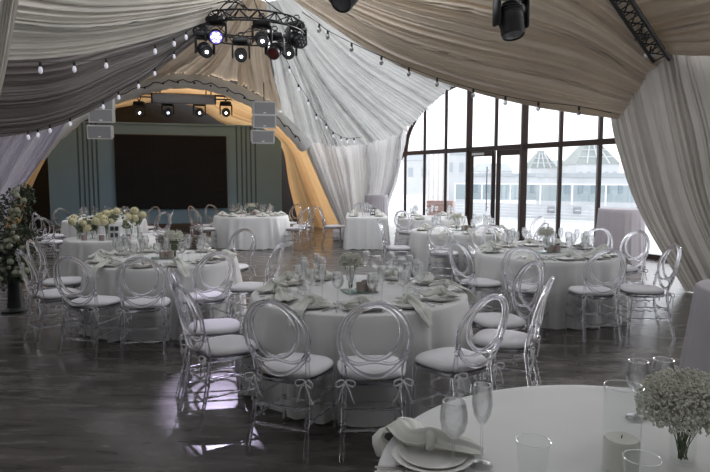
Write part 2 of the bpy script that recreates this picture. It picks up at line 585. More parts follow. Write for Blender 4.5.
_ct = [WP(_b + (_a - _b) * k / 8, TZ - 2.3 * (k / 8) ** 1.8) for k in range(9)]
G().add([WP(_a, .1), WP(_b, .1)] + _ct, [tuple(range(11))]).obj('pane', M['pane'], win, smooth=False)
G().tube(_ct, .07, 6).obj('arch_frame', M['bronze'], win)
door = struct(bpy.data.objects.new('door_1', None)); COL.objects.link(door)
for (a, b) in ((cols[3], cols[4]), (cols[4], cols[5])):
    for s in (a + .13, b - .075):
        G().beam(WP(s, .02), WP(s, TZ - .07), .11, .07).obj('stile', M['bronze'], door, smooth=False)
    for z in (.09, TZ - .14):
        G().beam(WP(a + .08, z), WP(b - .02, z), .07, .14).obj('rail', M['bronze'], door, smooth=False)
    G().add([WP(a + .1, .1), WP(b - .05, .1), WP(b - .05, TZ - .1), WP(a + .1, TZ - .1)], [(0, 1, 2, 3)]).obj('pane', M['pane'], door, smooth=False)
s = ws(489); g = G(); g.tube([WP(s, .75, .10), WP(s, 2.0, .10)], .016, 8)
for z in (.85, 1.9):
    g.tube([WP(s, z, .02), WP(s, z, .10)], .010, 6)
g.obj('handle', M['steel'], door)
s = ws(472.5); g = G(); g.beam(WP(s, 2.36, .04), WP(s + .5, 2.36, .04), .04, .07); g.obj('door_closer', M['spk'], door, smooth=False)

# ------------------------------------------------------------------ tent drapes
drape('ceiling_drape', [
    [P(-40, 62, 6.5), P(-20, -20, 6.0), P(20, -140, 5.2)],
    [P(95, 51, 8.5), P(100, 0, 7.8), P(120, -80, 7)],
    [P(200, 23, 11), P(205, -5, 10.6), P(210, -50, 10)],
    [P(243, -1, 12), P(246, -10, 11.8), P(250, -22, 11.6)]], M['cream_drape'], 17, .055, 1,
    'cream ceiling swag with a pale hem sweeping from the upper left towards the light ring')
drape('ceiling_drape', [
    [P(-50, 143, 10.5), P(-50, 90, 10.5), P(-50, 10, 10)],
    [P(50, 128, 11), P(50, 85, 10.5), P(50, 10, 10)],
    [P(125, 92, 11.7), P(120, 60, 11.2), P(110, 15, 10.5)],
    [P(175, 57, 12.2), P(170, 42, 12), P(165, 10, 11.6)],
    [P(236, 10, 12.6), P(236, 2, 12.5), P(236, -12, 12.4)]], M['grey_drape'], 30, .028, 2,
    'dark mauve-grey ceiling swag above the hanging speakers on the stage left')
drape('ceiling_drape', [
    [P(228, 3, 12.7), P(250, -2, 12.9), P(268, 2, 12.7)],
    [P(165, 50, 14.2), P(220, 50, 14.6), P(270, 58, 14.5)],
    [P(92, 102, 17), P(150, 78, 17.05), P(195, 74, 17.05), P(245, 87, 17.05), P(284, 112, 17.0)]],
    M['tan_back'], 30, .065, 3, 'tan ceiling panel fanning from the light ring down to the padded arch')
drape('ceiling_drape', [
    [P(266, 2, 12.6), P(277, 0, 12.4), P(300, -4, 12.1)],
    [P(272, 60, 14.6), P(325, 78, 14.9), P(388, 48, 14)],
    [P(283, 114, 16.9), P(314, 142, 17.2), P(358, 145, 18.2), P(401, 132.5, 19.4), P(429, 107.5, 19.1), P(464, 75, 18.0)]],
    M['white_drape'], 44, .06, 4, 'white ceiling panel fanning from the light ring towards the arched window', nu=320)
drape('ceiling_drape', [
    [P(283, -8, 12), P(278, -40, 11.4), P(270, -90, 10.5)],
    [P(375, 53, 11.2), P(385, 0, 10.2), P(395, -90, 9)],
    [P(450, 84, 11), P(470, 20, 9.6), P(490, -110, 8)],
    [P(535, 106, 10.8), P(572, 45, 9.5), P(603, -25, 8)],
    [P(619, 119, 10.25), P(646, 82, 9.55), P(668, 52, 8.8)]],
    M['tan_drape'], 30, .05, 5, 'broad beige ceiling swag hanging in front of the window top', nu=320)
drape('ceiling_drape', [
    [P(648, 50, 9.3), P(626, 24, 8.8), P(590, -30, 8.1)],
    [P(695, 56, 8.7), P(700, 5, 7.9), P(690, -60, 7.0)],
    [P(790, 54, 8.3), P(800, -20, 7.5), P(800, -120, 6.6)]],
    M['tan_drape'], 15, .05, 6, 'beige ceiling panel at the top right beyond the black lattice arm')
drape('curtain', [
    [P(611, 106, 10.45), P(630, 77, 9.95), P(654, 47, 9.15), P(695, 46, 8.85), P(790, 44, 8.45)],
    [P(619, 150, 10.15), P(645, 140, 9.7), P(672, 130, 9.05), P(715, 130, 8.6), P(800, 130, 8.3)],
    [P(641, 213, 9.7), P(665, 213, 9.35), P(692, 210, 8.95), P(730, 210, 8.6), P(815, 215, 8.2)],
    [FL(690, 8.95), FL(708, 8.7), FL(735, 8.5), FL(780, 8.2), FL(880, 7.8)]],
    M['stone_drape'], 22, .042, 7, 'tall stone-grey curtain swept to the floor on the right of the window', 'curtain', nu=360, nv=40)
drape('curtain', [
    [P(303, 138, 17), P(350, 143, 18.3), P(406, 128, 19.7)],
    [P(322, 185, 17.7), P(355, 180, 18.4), P(399, 170, 19.6)],
    [FL(344, 18.3), FL(358, 18.7), FL(378, 19.2)]],
    M['sheer'], 22, .07, 8, 'sheer white curtain gathered on the left of the window', 'curtain', nu=300)
drape('curtain', [
    [P(-45, 143, 10.5), P(20, 133, 10.9), P(66, 123, 11.15)],
    [P(-45, 165, 10.6), P(0, 165, 10.9), P(42, 160, 11.15)],
    [P(-50, 225, 10.6), P(-20, 215, 10.8), P(8, 212, 11.1)],
    [FL(-60, 10.6), FL(-32, 10.8), FL(-4, 11.1)]],
    M['lilac_drape'], 13, .06, 9, 'lilac-white curtain tied back above the tall flower stand', 'curtain')
drape('curtain', [
    [P(-60, -70, 4.6), P(-20, -60, 4.8), P(26, -40, 5)],
    [P(-60, 10, 4.6), P(-25, 10, 4.8), P(19, 0, 5)],
    [P(-70, 100, 4.7), P(-35, 100, 4.8), P(1, 92, 5)],
    [P(-90, 190, 4.7), P(-60, 190, 4.8), P(-25, 180, 5)]],
    M['cream_drape'], 9, .05, 11, 'pale curtain strip in the upper left corner', 'curtain', nu=120)
# vault lining behind the arch: pleats run along the arch
ARC_A = [P(2, 232, 17), P(20, 190, 17), P(48, 145, 17), P(92, 108, 17), P(150, 86, 17), P(185, 81, 17), P(220, 86, 17), P(255, 101, 17), P(283, 121, 17), P(306, 146, 17.2), P(330, 182, 18.0), FL(354, 18.7)]
ARC_B = [P(22, 222, 20.6), P(36, 178, 20.6), P(60, 136, 20.8), P(95, 112, 21), P(135, 103, 21.3), P(165, 101, 21.3), P(195, 105, 21.4), P(222, 122, 21.5), P(258, 128, 21.6), P(282, 146, 21.7), P(289, 184, 21.8), FL(299, 21.9)]
drape('ceiling_drape', [[a, a.lerp(b, .5), b] for a, b in zip(ARC_A, ARC_B)], M['warm_lit_drape'], 13, .07, 12,
      'vault lining tinted ochre like warm light behind the padded arch around the stage', nu=150, nv=80)
pa = []
for k in range(61):
    p = crom(ARC_A, .16 + .66 * k / 60); pa.append(p + V((0, -.12, -.02)))
rr = [.20 + .012 * sin(k * 2.9) + .01 * sin(k * 1.3) for k in range(61)]
arch = tag(G().tube(pa, rr, 14).obj('padded_arch', M['white_drape']), 'white fabric-wrapped arch beam framing the stage', 'arch')
g = G()
g.tube([crom(ARC_A, .30 + .5 * k / 50) + V((0, -.345, -.05 + .04 * sin(k * 1.7))) for k in range(51)], .013, 5)
for k in range(12):
    p = crom(ARC_A, .32 + .46 * k / 11) + V((0, -.35, -.09)); g.ball(p, .03, 4, 6)
tag(g.obj('cable', M['rubber']), 'thin black cable looped along the padded arch', 'cable')


# ------------------------------------------------------------------ string lights
def string_lights(label, pts, bulbs, mat, d_r=.006, drop=.10, r=.028):
    root = thing('string_lights', label, 'string lights', pts[0], 0, 'festoon strings under the ceiling drapes')
    o0 = pts[0]
    n = 70
    path = [crom(pts, k / n) - o0 for k in range(n + 1)]
    G().tube(path, d_r, 5).obj('cord', M['rubber'], root)
    for b in bulbs:
        p = min(path, key=lambda q: ((q + o0 - V((0, 0, CAMZ))).normalized() - (b - V((0, 0, CAMZ))).normalized()).length)
        G().lathe([(0, .005), (.010, .004), (.018, -.01), (.020, -.05), (.019, -.06), (0, -.062)], 8, Matrix.Translation(p)).obj('socket', M['rubber'], root)
        G().lathe([(.013, -.06), (.022, -.075), (r, -.105), (r * .93, -.128), (r * .5, -.147), (0, -.152)], 10, Matrix.Translation(p)).obj('bulb', mat, root)


def PB(lst, d0, d1, dy=0):
    n = len(lst); return [P(x, y + dy, d0 + (d1 - d0) * i / max(1, n - 1)) for i, (x, y) in enumerate(lst)]


l1 = [(42, 66), (75, 65), (106, 61), (154, 48), (175, 40), (188, 33)]
string_lights('bulb string with white bulbs below the cream swag on the upper left', PB([(-10, 60), (12, 59), (42, 62), (75, 61.5), (106, 58.5), (154, 45), (175, 37), (188, 30), (205, 22)], 7.0, 11.5), PB(l1, 7.5, 11.3), M['bulb'])
l2 = [(28, 134), (39, 131.5), (52, 127), (70, 121), (103, 104), (121, 93), (141, 82), (157, 69), (174, 54)]
string_lights('bulb string along the hem of the mauve-grey swag near the speakers', PB([(-20, 136)] + [(x, y - 3) for x, y in l2] + [(205, 26)], 10.3, 12.2), PB(l2, 10.5, 12.0), M['bulb'])
l3 = [(288, 66), (297, 85), (307, 100), (315, 115), (325, 125), (332, 134), (340, 139), (347, 141), (354, 141)]
string_lights('bulb string running down the white fan panel to the sheer curtain', PB([(278, 40)] + [(x, y - 3) for x, y in l3] + [(362, 137)], 12.6, 17.3), PB(l3, 13.3, 17.2), M['bulb'])
l4 = [(318, 25), (327, 32), (352, 45), (379, 57), (408, 69), (438, 80), (471, 90), (505, 98), (540, 104), (577, 108)]
string_lights('bulb string with dark sockets along the hem of the beige swag over the window', PB([(302, 12)] + [(x, y - 2) for x, y in l4] + [(612, 113)], 10.6, 9.9), PB(l4, 10.6, 9.9), M['bulbclear'], r=.036)


# ------------------------------------------------------------------ stage lights, ring truss, speakers
def moving_head(name, label, top, pan, tilt, lens_mat, scale=1.0, group=None, wash=False, yaw=None, bodyrot=0.0):
    """hung upside down: clamp and base above, yoke, tilting head"""
    root = thing(name, label, 'stage light', top, bodyrot, group); root.scale = (scale,) * 3
    g = G(); g.box((0, 0, -.055), (.30, .22, .10), bev=.02); g.box((0, 0, .02), (.05, .05, .06)); g.obj('base', M['black'], root)
    G().tube([(-.025, 0, .045), (-.05, 0, .08), (-.03, 0, .12), (.03, 0, .12), (.05, 0, .08), (.025, 0, .045)], .012, 6).obj('clamp', M['truss'], root)
    R = Matrix.Rotation(pan, 4, 'Z')
    y = G()
    for sx in (-1, 1):
        y.box((sx * .165, 0, -.24), (.035, .12, .30), R, bev=.012)
    y.box((0, 0, -.115), (.36, .13, .03), R, bev=.01)
    y.obj('yoke', M['black'], root)
    T = Matrix.Translation((0, 0, -.32)) @ R @ Matrix.Rotation(tilt, 4, 'X')
    prof = [(0, .17), (.085, .165), (.115, .13), (.12, .05), (.125, .04), (.125, -.04), (.118, -.05), (.118, -.15), (.108, -.172), (.098, -.172), (.096, -.160)]
    h = G().lathe(prof, 20, T)
    for k in range(3):
        h.lathe([(.118, .115 - k * .03), (.127, .11 - k * .03), (.127, .10 - k * .03), (.118, .095 - k * .03)], 20, T)
    hd = h.obj('head', M['black'], root)
    ln = G().lathe([(.098, -.162), (.07, -.168), (0, -.172)], 18, T)
    if wash:
        ln.obj('lens', M['lamp_violet'] if lens_mat is M['lamp_blue'] else M['black'], hd)
        for k in range(7):
            a = k * pi / 3; r = 0 if k == 6 else .062
            G().lathe([(.021, -.176), (.016, -.184), (0, -.187)], 10, T @ Matrix.Translation((r * cos(a), r * sin(a), 0))).obj('led', lens_mat, hd)
    elif lens_mat is M['lamp_on'] or lens_mat is M['lamp_warm'] or lens_mat is M['lamp_blue']:
        ln.obj('lens', M['lamp_off'], hd)
        G().lathe([(.028, -.176), (.018, -.182), (0, -.184)], 14, T).obj('beam_lens', lens_mat, hd)
    else:
        ln.obj('lens', lens_mat, hd)
    return root


def aim(top, target, scale=1.0):
    """pan and tilt so that the lens points from the head to target"""
    c = V(top) + V((0, 0, -.32)) * scale; d = (V(target) - c).normalized()
    tilt = math.acos(max(-1, min(1, -d.z)))       # lens points down at tilt 0
    pan = math.atan2(-d.x, d.y) if abs(d.x) + abs(d.y) > 1e-6 else 0
    return pan + pi, -tilt if False else tilt


def head_at(label, x, y, d, target, mat, **k):
    """x, y: photo position of the tilting head's centre"""
    sc = k.get('scale', 1.0)
    c = P(x, y, d); top = c + V((0, 0, .32)) * sc
    dd = (V(target) - c).normalized()
    tilt = math.acos(max(-1, min(1, -dd.z)))
    # rotation about X by tilt sends -Z to (0, sin, -cos): then pan turns +Y to the target heading
    pan = math.atan2(-dd.x, dd.y)
    return moving_head('hanging_spotlight', label, top, pan, tilt, mat, **k)


CAMP = V((0, 0, CAMZ))
RC = P(249.5, 28.5, 12.0)      # ring centre
ring = thing('ring_truss', 'round black lattice truss carrying stage lights under the tent peak', 'truss', RC)
for nm, rad, dz in (('outer_ring', 1.05, .08), ('outer_ring', 1.05, -.10), ('inner_ring', .84, -.01)):
    G().tube([(rad * cos(2 * pi * k / 48), rad * sin(2 * pi * k / 48), dz) for k in range(48)], 0.016, 8, True).obj(nm, M['truss'], ring)
g = G(); nb = 20
for k in range(nb):
    a = 2 * pi * k / nb; b = 2 * pi * (k + .5) / nb; c = 2 * pi * (k + 1) / nb
    pA = V((1.05 * cos(a), 1.05 * sin(a), .08)); pB = V((1.05 * cos(b), 1.05 * sin(b), -.10)); pC = V((1.05 * cos(c), 1.05 * sin(c), .08)); pD = V((.84 * cos(b), .84 * sin(b), -.01))
    for u, w in ((pA, pB), (pB, pC), (pA, pD), (pD, pC), (pB, pD)):
        g.tube([u, w], .011, 5)
g.obj('lattice', M['truss'], ring)
g = G()
for k in range(6):
    a = 2 * pi * k / 6 + .3
    g.tube([(1.0 * cos(a), 1.0 * sin(a), .10), (.5 * cos(a), .5 * sin(a), .42), (.05 * cos(a), .05 * sin(a), .75)], .009, 5)
g.obj('hanging_cable', M['truss'], ring)
g = G()
rg = random.Random(5)
for k in range(9):
    a = rg.uniform(0, 6.28); b = a + rg.uniform(.4, 1.2)
    pts = [V((.95 * cos(a + (b - a) * t), .95 * sin(a + (b - a) * t), .08 + .20 * sin(pi * t) * rg.uniform(.5, 1))) for t in (0, .25, .5, .75, 1)]
    g.tube([crom(pts, i / 12) for i in range(13)], .010, 5)
g.obj('power_cable', M['rubber'], ring)
GR = 'stage lights on the ring truss'
tf = V((-1.1, 4.9, 0))
head_at('lit stage light with a violet-white flower of lamps on the ring truss', 216, 37, 11.2, P(230, 90, 3), M['lamp_blue'], group=GR, wash=True, scale=1.1)
head_at('dark stage light with a small white beam below the violet lamp', 205, 50, 11.7, P(330, 190, 6), M['lamp_on'], group=GR, scale=1.02)
head_at('stage light beaming white, alone between violet lamp and ring centre', 241, 55, 12.6, P(260, 190, 6), M['lamp_on'], group=GR, scale=1.02)
head_at('stage light beaming white under the centre of the ring truss', 262, 39, 11.3, P(300, 170, 6), M['lamp_on'], group=GR, scale=1.02)
head_at('unlit stage light with a dull red lens on the ring truss', 275, 51, 11.6, P(180, 200, 7), M['lamp_red'], group=GR, scale=1.02)
head_at('stage light beaming white, lowest on the right of the ring truss', 288, 52, 12.4, P(360, 190, 6), M['lamp_on'], group=GR, scale=1.02)
head_at('wash light turned sideways with pale lamps at the right of the ring truss', 297, 41, 12.0, P(420, 70, 9), M['lamp_off'], group=GR, wash=True, scale=1.1)
# two heads hanging near the camera from a pipe above the frame
pip = tag(G().tube([P(250, -38, 6.55), P(640, -32, 6.55)], .03, 10).obj('lighting_pipe', M['truss']), 'black horizontal pipe above the two near hanging stage lights', 'pipe')
h1 = head_at('black unlit stage light hanging alone over the beige swag', 511, 20, 6.5, P(560, 330, 5.6), M['lamp_off'], scale=1.05)
h2 = head_at('black unlit stage light cut by the top edge of the photo', 347, -6, 6.5, P(250, 130, 5), M['lamp_off'], scale=1.05)


def lattice(name, label, a, b, w, n):
    a = V(a); b = V(b); t = (b - a).normalized(); sd = t.cross(V((0, 0, 1))).normalized(); up = sd.cross(t)
    root = thing(name, label, 'truss', a)
    off = [up * w * .58, -up * w * .29 + sd * w * .5, -up * w * .29 - sd * w * .5]
    for o in off:
        G().tube([o, b - a + o], .024, 8).obj('chord', M['truss'], root)
    g = G()
    for k in range(n):
        p = (b - a) * (k / n); q = (b - a) * ((k + .5) / n); r = (b - a) * ((k + 1) / n)
        for i in range(3):
            g.tube([p + off[i], q + off[(i + 1) % 3]], .010, 5); g.tube([q + off[(i + 1) % 3], r + off[i]], .010, 5)
    g.obj('lattice', M['truss'], root)
    return root


lattice('truss_arm', 'black lattice truss arm meeting the curtain at the upper right', P(662, 57, 8.45), P(595, -45, 7.0), .20, 9)
for i, (x, y, lb) in enumerate(((650, 55, 'small pale camera at the foot of the black truss arm'), (641, 38, 'small dark spotlight clamped midway on the black truss arm'))):
    r = thing('security_camera', lb, 'camera', P(x, y, 8.45))
    G().box((0, 0, 0), (.07, .16, .06), Matrix.Rotation(.5, 4, 'Z'), bev=.012).obj('body', M['spk'] if i == 0 else M['black'], r)
    G().tube([(0, .0, .03), (.03, .05, .12)], .012, 6).obj('bracket', M['truss'], r)

# stage bar with four lights and the grey casing
bar = thing('stage_light_bar', 'thin black bar carrying four lights above the stage', 'bar', P(130, 93, 17.3))
o0 = P(130, 93, 17.3)
G().tube([V((0, 0, 0)), P(238, 96.5, 18.1) - o0], .03, 8).obj('pipe', M['truss'], bar)
G().tube([P(132, 96.5, 17.3) - o0, P(238, 100, 18.1) - o0], .02, 8).obj('lower_pipe', M['truss'], bar)
for x in (156, 160, 206, 211):
    G().tube([P(x, 95, 17.7) - o0, P(x, 78, 17.7) - o0], .018, 6).obj('hanger', M['truss'], bar)
cs = thing('screen_casing', 'long grey projection screen casing above the stage lights', 'casing', P(184, 99, 16.95)); cs.rotation_euler = (0, 0, rzs * .8)
G().box((0, 0, 0), (1.66, .20, .25), bev=.03).obj('shell', M['casing'], cs)
for sx in (-1, 1):
    G().box((sx * .845, 0, 0), (.03, .23, .26), bev=.006).obj('end_cap', M['black'], cs)
for x, lb, mt in ((139.5, 'leftmost lit light on the stage bar', 'lamp_warm'), (168, 'bluish lit light, second on the stage bar', 'lamp_blue'), (199.5, 'lit light, third on the stage bar', 'lamp_on'), (226, 'rightmost warm lit light on the stage bar', 'lamp_warm')):
    head_at(lb + ' above the screen', x, 112.5, 17.5, P(x + 10, 150, 10), M[mt], group='lights on the stage bar', scale=.98)


def speaker(label, x, y, d, tilt, yaw):
    r = thing('hanging_speaker', label, 'speaker', P(x, y, d), yaw, 'hanging stage speakers')
    T = Matrix.Rotation(tilt, 4, 'X')
    w, dp, h = .58, .36, .345
    vs = [T @ V(p) for p in ((-w / 2, -dp / 2, -h / 2), (w / 2, -dp / 2, -h / 2), (w / 2, dp / 2, -h * .36), (-w / 2, dp / 2, -h * .36), (-w / 2, -dp / 2, h / 2), (w / 2, -dp / 2, h / 2), (w / 2, dp / 2, h * .36), (-w / 2, dp / 2, h * .36))]
    G().add(vs, [(0, 3, 2, 1), (4, 5, 6, 7), (0, 1, 5, 4), (1, 2, 6, 5), (2, 3, 7, 6), (3, 0, 4, 7)]).obj('enclosure', M['spk'], r, smooth=False)
    G().box((0, -dp / 2 - .006, 0), (w - .06, .012, h - .06), T).obj('grille', M['spkg'], r, smooth=False)
    g = G().box((0, -dp / 2 - .016, -h / 2 + .06), (.07, .006, .025), T); g.obj('badge', M['card'], r, smooth=False)
    for sx in (-1, 1):
        G().box((sx * (w / 2 + .008), -.02, 0), (.016, .16, h * .8), T).obj('side_plate', M['spk'], r, smooth=False)


for x, sd, ds in ((102, 'left', 15.4), (264, 'right', 15.9)):
    for (y, tl, nm) in (((104, .0, 'top'), (116, .04, 'middle'), (131.5, .16, 'bottom')) if sd == 'left' else ((109, .0, 'top'), (121.8, .04, 'middle'), (136, .18, 'bottom'))):
        speaker('grey stage speaker, %s of the three hanging %s of the screen' % (nm, sd), x if nm != 'bottom' else x - 1.5, y, ds, tl, .25)
    a = P(x, 98 if sd == 'left' else 102, ds)
    tag(G().tube([a, a + V((0, 0, 1.2))], .012, 6).obj('speaker_cable', M['truss']), 'thin hanging cable above the speakers %s of the screen' % sd, 'cable')


# ------------------------------------------------------------------ chair
def knotted(path, r, knots, n=28, swell=1.35):
    path = [V(p) for p in path]
    pts = [crom(path, k / n) for k in range(n + 1)]
    rad = []
    for k in range(n + 1):
        t = k / n; s = 1.0
        for q in knots:
            s = max(s, 1 + (swell - 1) * math.exp(-((t - q) / .018) ** 2))
        rad.append(r * s)
    return pts, rad


def superell(a, b, n, e=3.2, taper=0.0):
    o = []
    for k in range(n):
        t = 2 * pi * k / n; c, s = cos(t), sin(t)
        x = a * abs(c) ** (2 / e) * (1 if c >= 0 else -1); y = b * abs(s) ** (2 / e) * (1 if s >= 0 else -1)
        o.append((x * (1 + taper * y / b), y))
    return o


def pad(outline, prof, z):
    rows = [[V((x * s, y * s, z + h)) for x, y in outline] for s, h in prof]
    return G().grid(rows, True)


def make_chair():
    AC = M['acrylic']
    r = thing('acrylic_chair', 'clear acrylic chair', 'chair')
    out = superell(.205, .205, 40, 3.4, .07)
    pad(out, [(.001, 0), (.95, 0), (1, .006), (1, .026), (.95, .03), (.001, .03)], .425).obj('seat', AC, r)
    cu = pad(superell(.205, .20, 40, 3.0, .07), [(.001, 0), (.93, 0), (1.0, .008), (1.015, .018), (1.0, .030), (.93, .042), (.7, .050), (.35, .055), (.001, .056)], .457).obj('cushion', M['cushion'], r)
    for sx in (-1, 1):
        g = G(); c = V((sx * .17, -.205, .455))
        for s in (-1, 1):
            g.tube([crom([c, c + V((s * .02, -.02, .02)), c + V((s * .055, -.035, .010)), c + V((s * .045, -.03, -.02)), c + V((0, -.02, 0))], k / 14) for k in range(15)], .0045, 5)
            g.tube([crom([c + V((0, -.018, 0)), c + V((s * .02, -.035, -.03)), c + V((s * .04, -.03, -.09)), c + V((s * .055, -.025, -.12))], k / 10) for k in range(11)], .0045, 5)
        g.ball(c + V((0, -.018, 0)), .011, 4, 6)
        g.obj('tie', M['cushion'], cu)
    # front legs
    for sx in (-1, 1):
        p, rd = knotted([(sx * .175, .165, .43), (sx * .18, .172, .25), (sx * .188, .185, .0)], .0135, (.08, .30, .36, .60, .66, .90))
        G().tube(p, rd, 8).obj('leg', AC, r)
    # rear legs run on as posts up to the ring
    for sx in (-1, 1):
        p, rd = knotted([(sx * .195, -.275, 0), (sx * .18, -.215, .25), (sx * .172, -.19, .44), (sx * .178, -.205, .56), (sx * .192, -.228, .645)], .0135, (.06, .22, .28, .45, .51, .66, .86))
        G().tube(p, rd, 8).obj('leg', AC, r)
    lean = radians(13)

    def rp(x, h):   # point of the leaning back plane, h = height above .49
        return V((x, -.195 - sin(lean) * h - .10 * (1 - (x / .21) ** 2) * .35, .49 + cos(lean) * h))
    n = 56
    ring = [rp(.208 * cos(2 * pi * k / n) * (1 - .05 * max(0, -sin(2 * pi * k / n))), .236 + .232 * sin(2 * pi * k / n)) for k in range(n)]
    G().tube(ring, .0145, 9, True).obj('back_ring', AC, r)
    inn = [rp(.150 * cos(2 * pi * k / n), .285 + .172 * sin(2 * pi * k / n)) for k in range(n)]
    G().tube(inn, .0125, 9, True).obj('inner_ring', AC, r)
    g = G()
    br = [rp(-.19, .15), rp(-.15, .105), rp(-.09, .085), rp(0, .10), rp(.09, .085), rp(.15, .105), rp(.19, .15)]
    g.tube([crom(br, k / 30) for k in range(31)], .011, 8).obj('back_rail', AC, r)

    def st(a, b):
        p, rd = knotted([a, (V(a) + V(b)) / 2, b], .0085, (.2, .5, .8), 20, 1.4)
        G().tube(p, rd, 7).obj('stretcher', AC, r)
    for z, fx, fy, bx, by in ((.315, .178, .169, .178, -.203), (.20, .182, .175, .183, -.226)):
        for sx in (-1, 1):
            st((sx * fx, fy, z), (sx * bx, by, z))
        st((-fx, fy, z - .02), (fx, fy, z - .02)); st((-bx, by, z - .03), (bx, by, z - .03))
    return r


CHAIR = make_chair()


CSC = 1.035
CHAIR.scale = (CSC,) * 3
ROOM = {}


def chair_at(x, ytop, tc, label, group, turn=0.0, z=.985, rmin=0):
    """x, ytop: photo position of the top of the back ring; tc: what the chair faces"""
    p = PZ(x, ytop, z)
    d = V((tc[0] - p.x, tc[1] - p.y, 0)).normalized()
    a = math.atan2(d.y, d.x) + turn
    d = V((cos(a), sin(a), 0))
    o = V((p.x, p.y, 0)) + d * .32
    for _ in range(80):
        if not rmin or (V((o.x - tc[0], o.y - tc[1], 0))).length >= rmin:
            break
        o -= V((tc[0] - o.x, tc[1] - o.y, 0)).normalized() * .01
    return place(CHAIR, (o.x, o.y, 0), a - pi / 2, label, group)


# ------------------------------------------------------------------ tables
def fold_fn(n, seed):
    rg = random.Random(seed); ph = [rg.uniform(0, 6.28) for _ in range(5)]

    def f(t):
        w = t + .35 / n * 6.28 * .5 * sin(t * 3 + ph[0]) + .25 / n * 6.28 * sin(t * 7 + ph[1])
        s = sin(w * n + ph[2])
        return (abs(s) ** .8 * (1 if s > 0 else -1)) * (.75 + .25 * sin(5 * t + ph[3])) + .25 * sin(2 * n * w + ph[4])
    return f


def cloth_obj(outline, H, flare, amp, nf, seed, mat, zb=.012, nd=16):
    """outline: list of (x, y, nx, ny, t) round the table top"""
    f = fold_fn(nf, seed); rows = []
    for s in (.0005, .3, .6, .85, .96):
        rows.append([V((x * s, y * s, H + .0015 * sin(9 * x + seed) * sin(7 * y))) for x, y, nx, ny, t in outline])
    rows.append([V((x, y, H - .002)) for x, y, nx, ny, t in outline])
    rows.append([V((x + nx * .010, y + ny * .010, H - .010)) for x, y, nx, ny, t in outline])
    for i in range(1, nd + 1):
        q = i / nd; r = []
        for x, y, nx, ny, t in outline:
            e = min(1, q * 1.6) ** .8
            k = .012 + flare * q + amp * e * (f(t) + .55) * (.75 + .25 * q)
            zz = H - .012 - (H - .012 - zb) * q + (.012 * f(t * 1.0 + 1) * q if i == nd else 0)
            r.append(V((x + nx * k, y + ny * k, max(zz, zb * .6))))
        rows.append(r)
    return G().grid(rows, True).obj('tablecloth', mat, smooth='all')


def round_outline(R, n=220):
    return [(R * cos(2 * pi * k / n), R * sin(2 * pi * k / n), cos(2 * pi * k / n), sin(2 * pi * k / n), 2 * pi * k / n) for k in range(n)]


def rect_outline(hx, hy, rad, n=220):
    pts = []; per = 0
    segs = []
    for cx, cy, a0 in ((hx - rad, hy - rad, 0), (-hx + rad, hy - rad, pi / 2), (-hx + rad, -hy + rad, pi), (hx - rad, -hy + rad, 1.5 * pi)):
        for k in range(9):
            a = a0 + pi / 2 * k / 8; segs.append((cx + rad * cos(a), cy + rad * sin(a), cos(a), sin(a)))
    segs.append(segs[0]); ln = [0]
    for a, b in zip(segs, segs[1:]):
        ln.append(ln[-1] + math.hypot(b[0] - a[0], b[1] - a[1]))
    out = []
    for k in range(n):
        q = ln[-1] * k / n; i = max(j for j in range(len(segs) - 1) if ln[j] <= q)
        u = (q - ln[i]) / max(1e-9, ln[i + 1] - ln[i]); a, b = segs[i], segs[i + 1]
        nx, ny = a[2] + (b[2] - a[2]) * u, a[3] + (b[3] - a[3]) * u; l = math.hypot(nx, ny)
        out.append((a[0] + (b[0] - a[0]) * u, a[1] + (b[1] - a[1]) * u, nx / l, ny / l, 2 * pi * k / n))
    return out


TH = .76


def make_table(R, H, label, c, rect=None):
    t = thing('round_table' if not rect else 'long_table', label, 'table', (c.x, c.y, 0))
    if rect:
        G().box((0, 0, H - .022), (2 * rect[0] - .03, 2 * rect[1] - .03, .03)).obj('tabletop', M['wood'], t)
        for sx in (-1, 1):
            for sy in (-1, 1):
                G().tube([(sx * (rect[0] - .1), sy * (rect[1] - .1), 0), (sx * (rect[0] - .1), sy * (rect[1] - .1), H - .035)], .02, 8).obj('leg', M['truss'], t)
        return t
    G().lathe([(0, H - .035), (R - .03, H - .035), (R - .015, H - .028), (R - .015, H - .012), (R - .03, H - .006), (0, H - .006)], 48).obj('tabletop', M['wood'], t)
    for k in range(4):
        a = pi / 4 + k * pi / 2; q = R * .55
        G().tube([(q * cos(a), q * sin(a), 0), (q * .9 * cos(a), q * .9 * sin(a), H - .034)], .02, 8).obj('leg', M['truss'], t)
    return t


TN = {}
TABLES = {}


def add_table(key, x, y, R, desc, seed, H=TH, mat='cloth', flare=.035, amp=.047, nf=18, rect=None, label=None, cat='tablecloth', c=None):
    c = c or PZ(x, y, H); c = V((c.x, c.y, 0)); TABLES[key] = c; TN[key] = desc
    make_table(R, H, 'table hidden under the cloth of the ' + desc, c, rect)
    out = rect_outline(rect[0], rect[1], .04) if rect else round_outline(R)
    o = cloth_obj(out, H, flare, amp, nf, seed, M[mat]); o.location = c
    tag(o, label or 'floor-length white cloth over the ' + desc, cat, 'cloths draped over the tables')
    return c


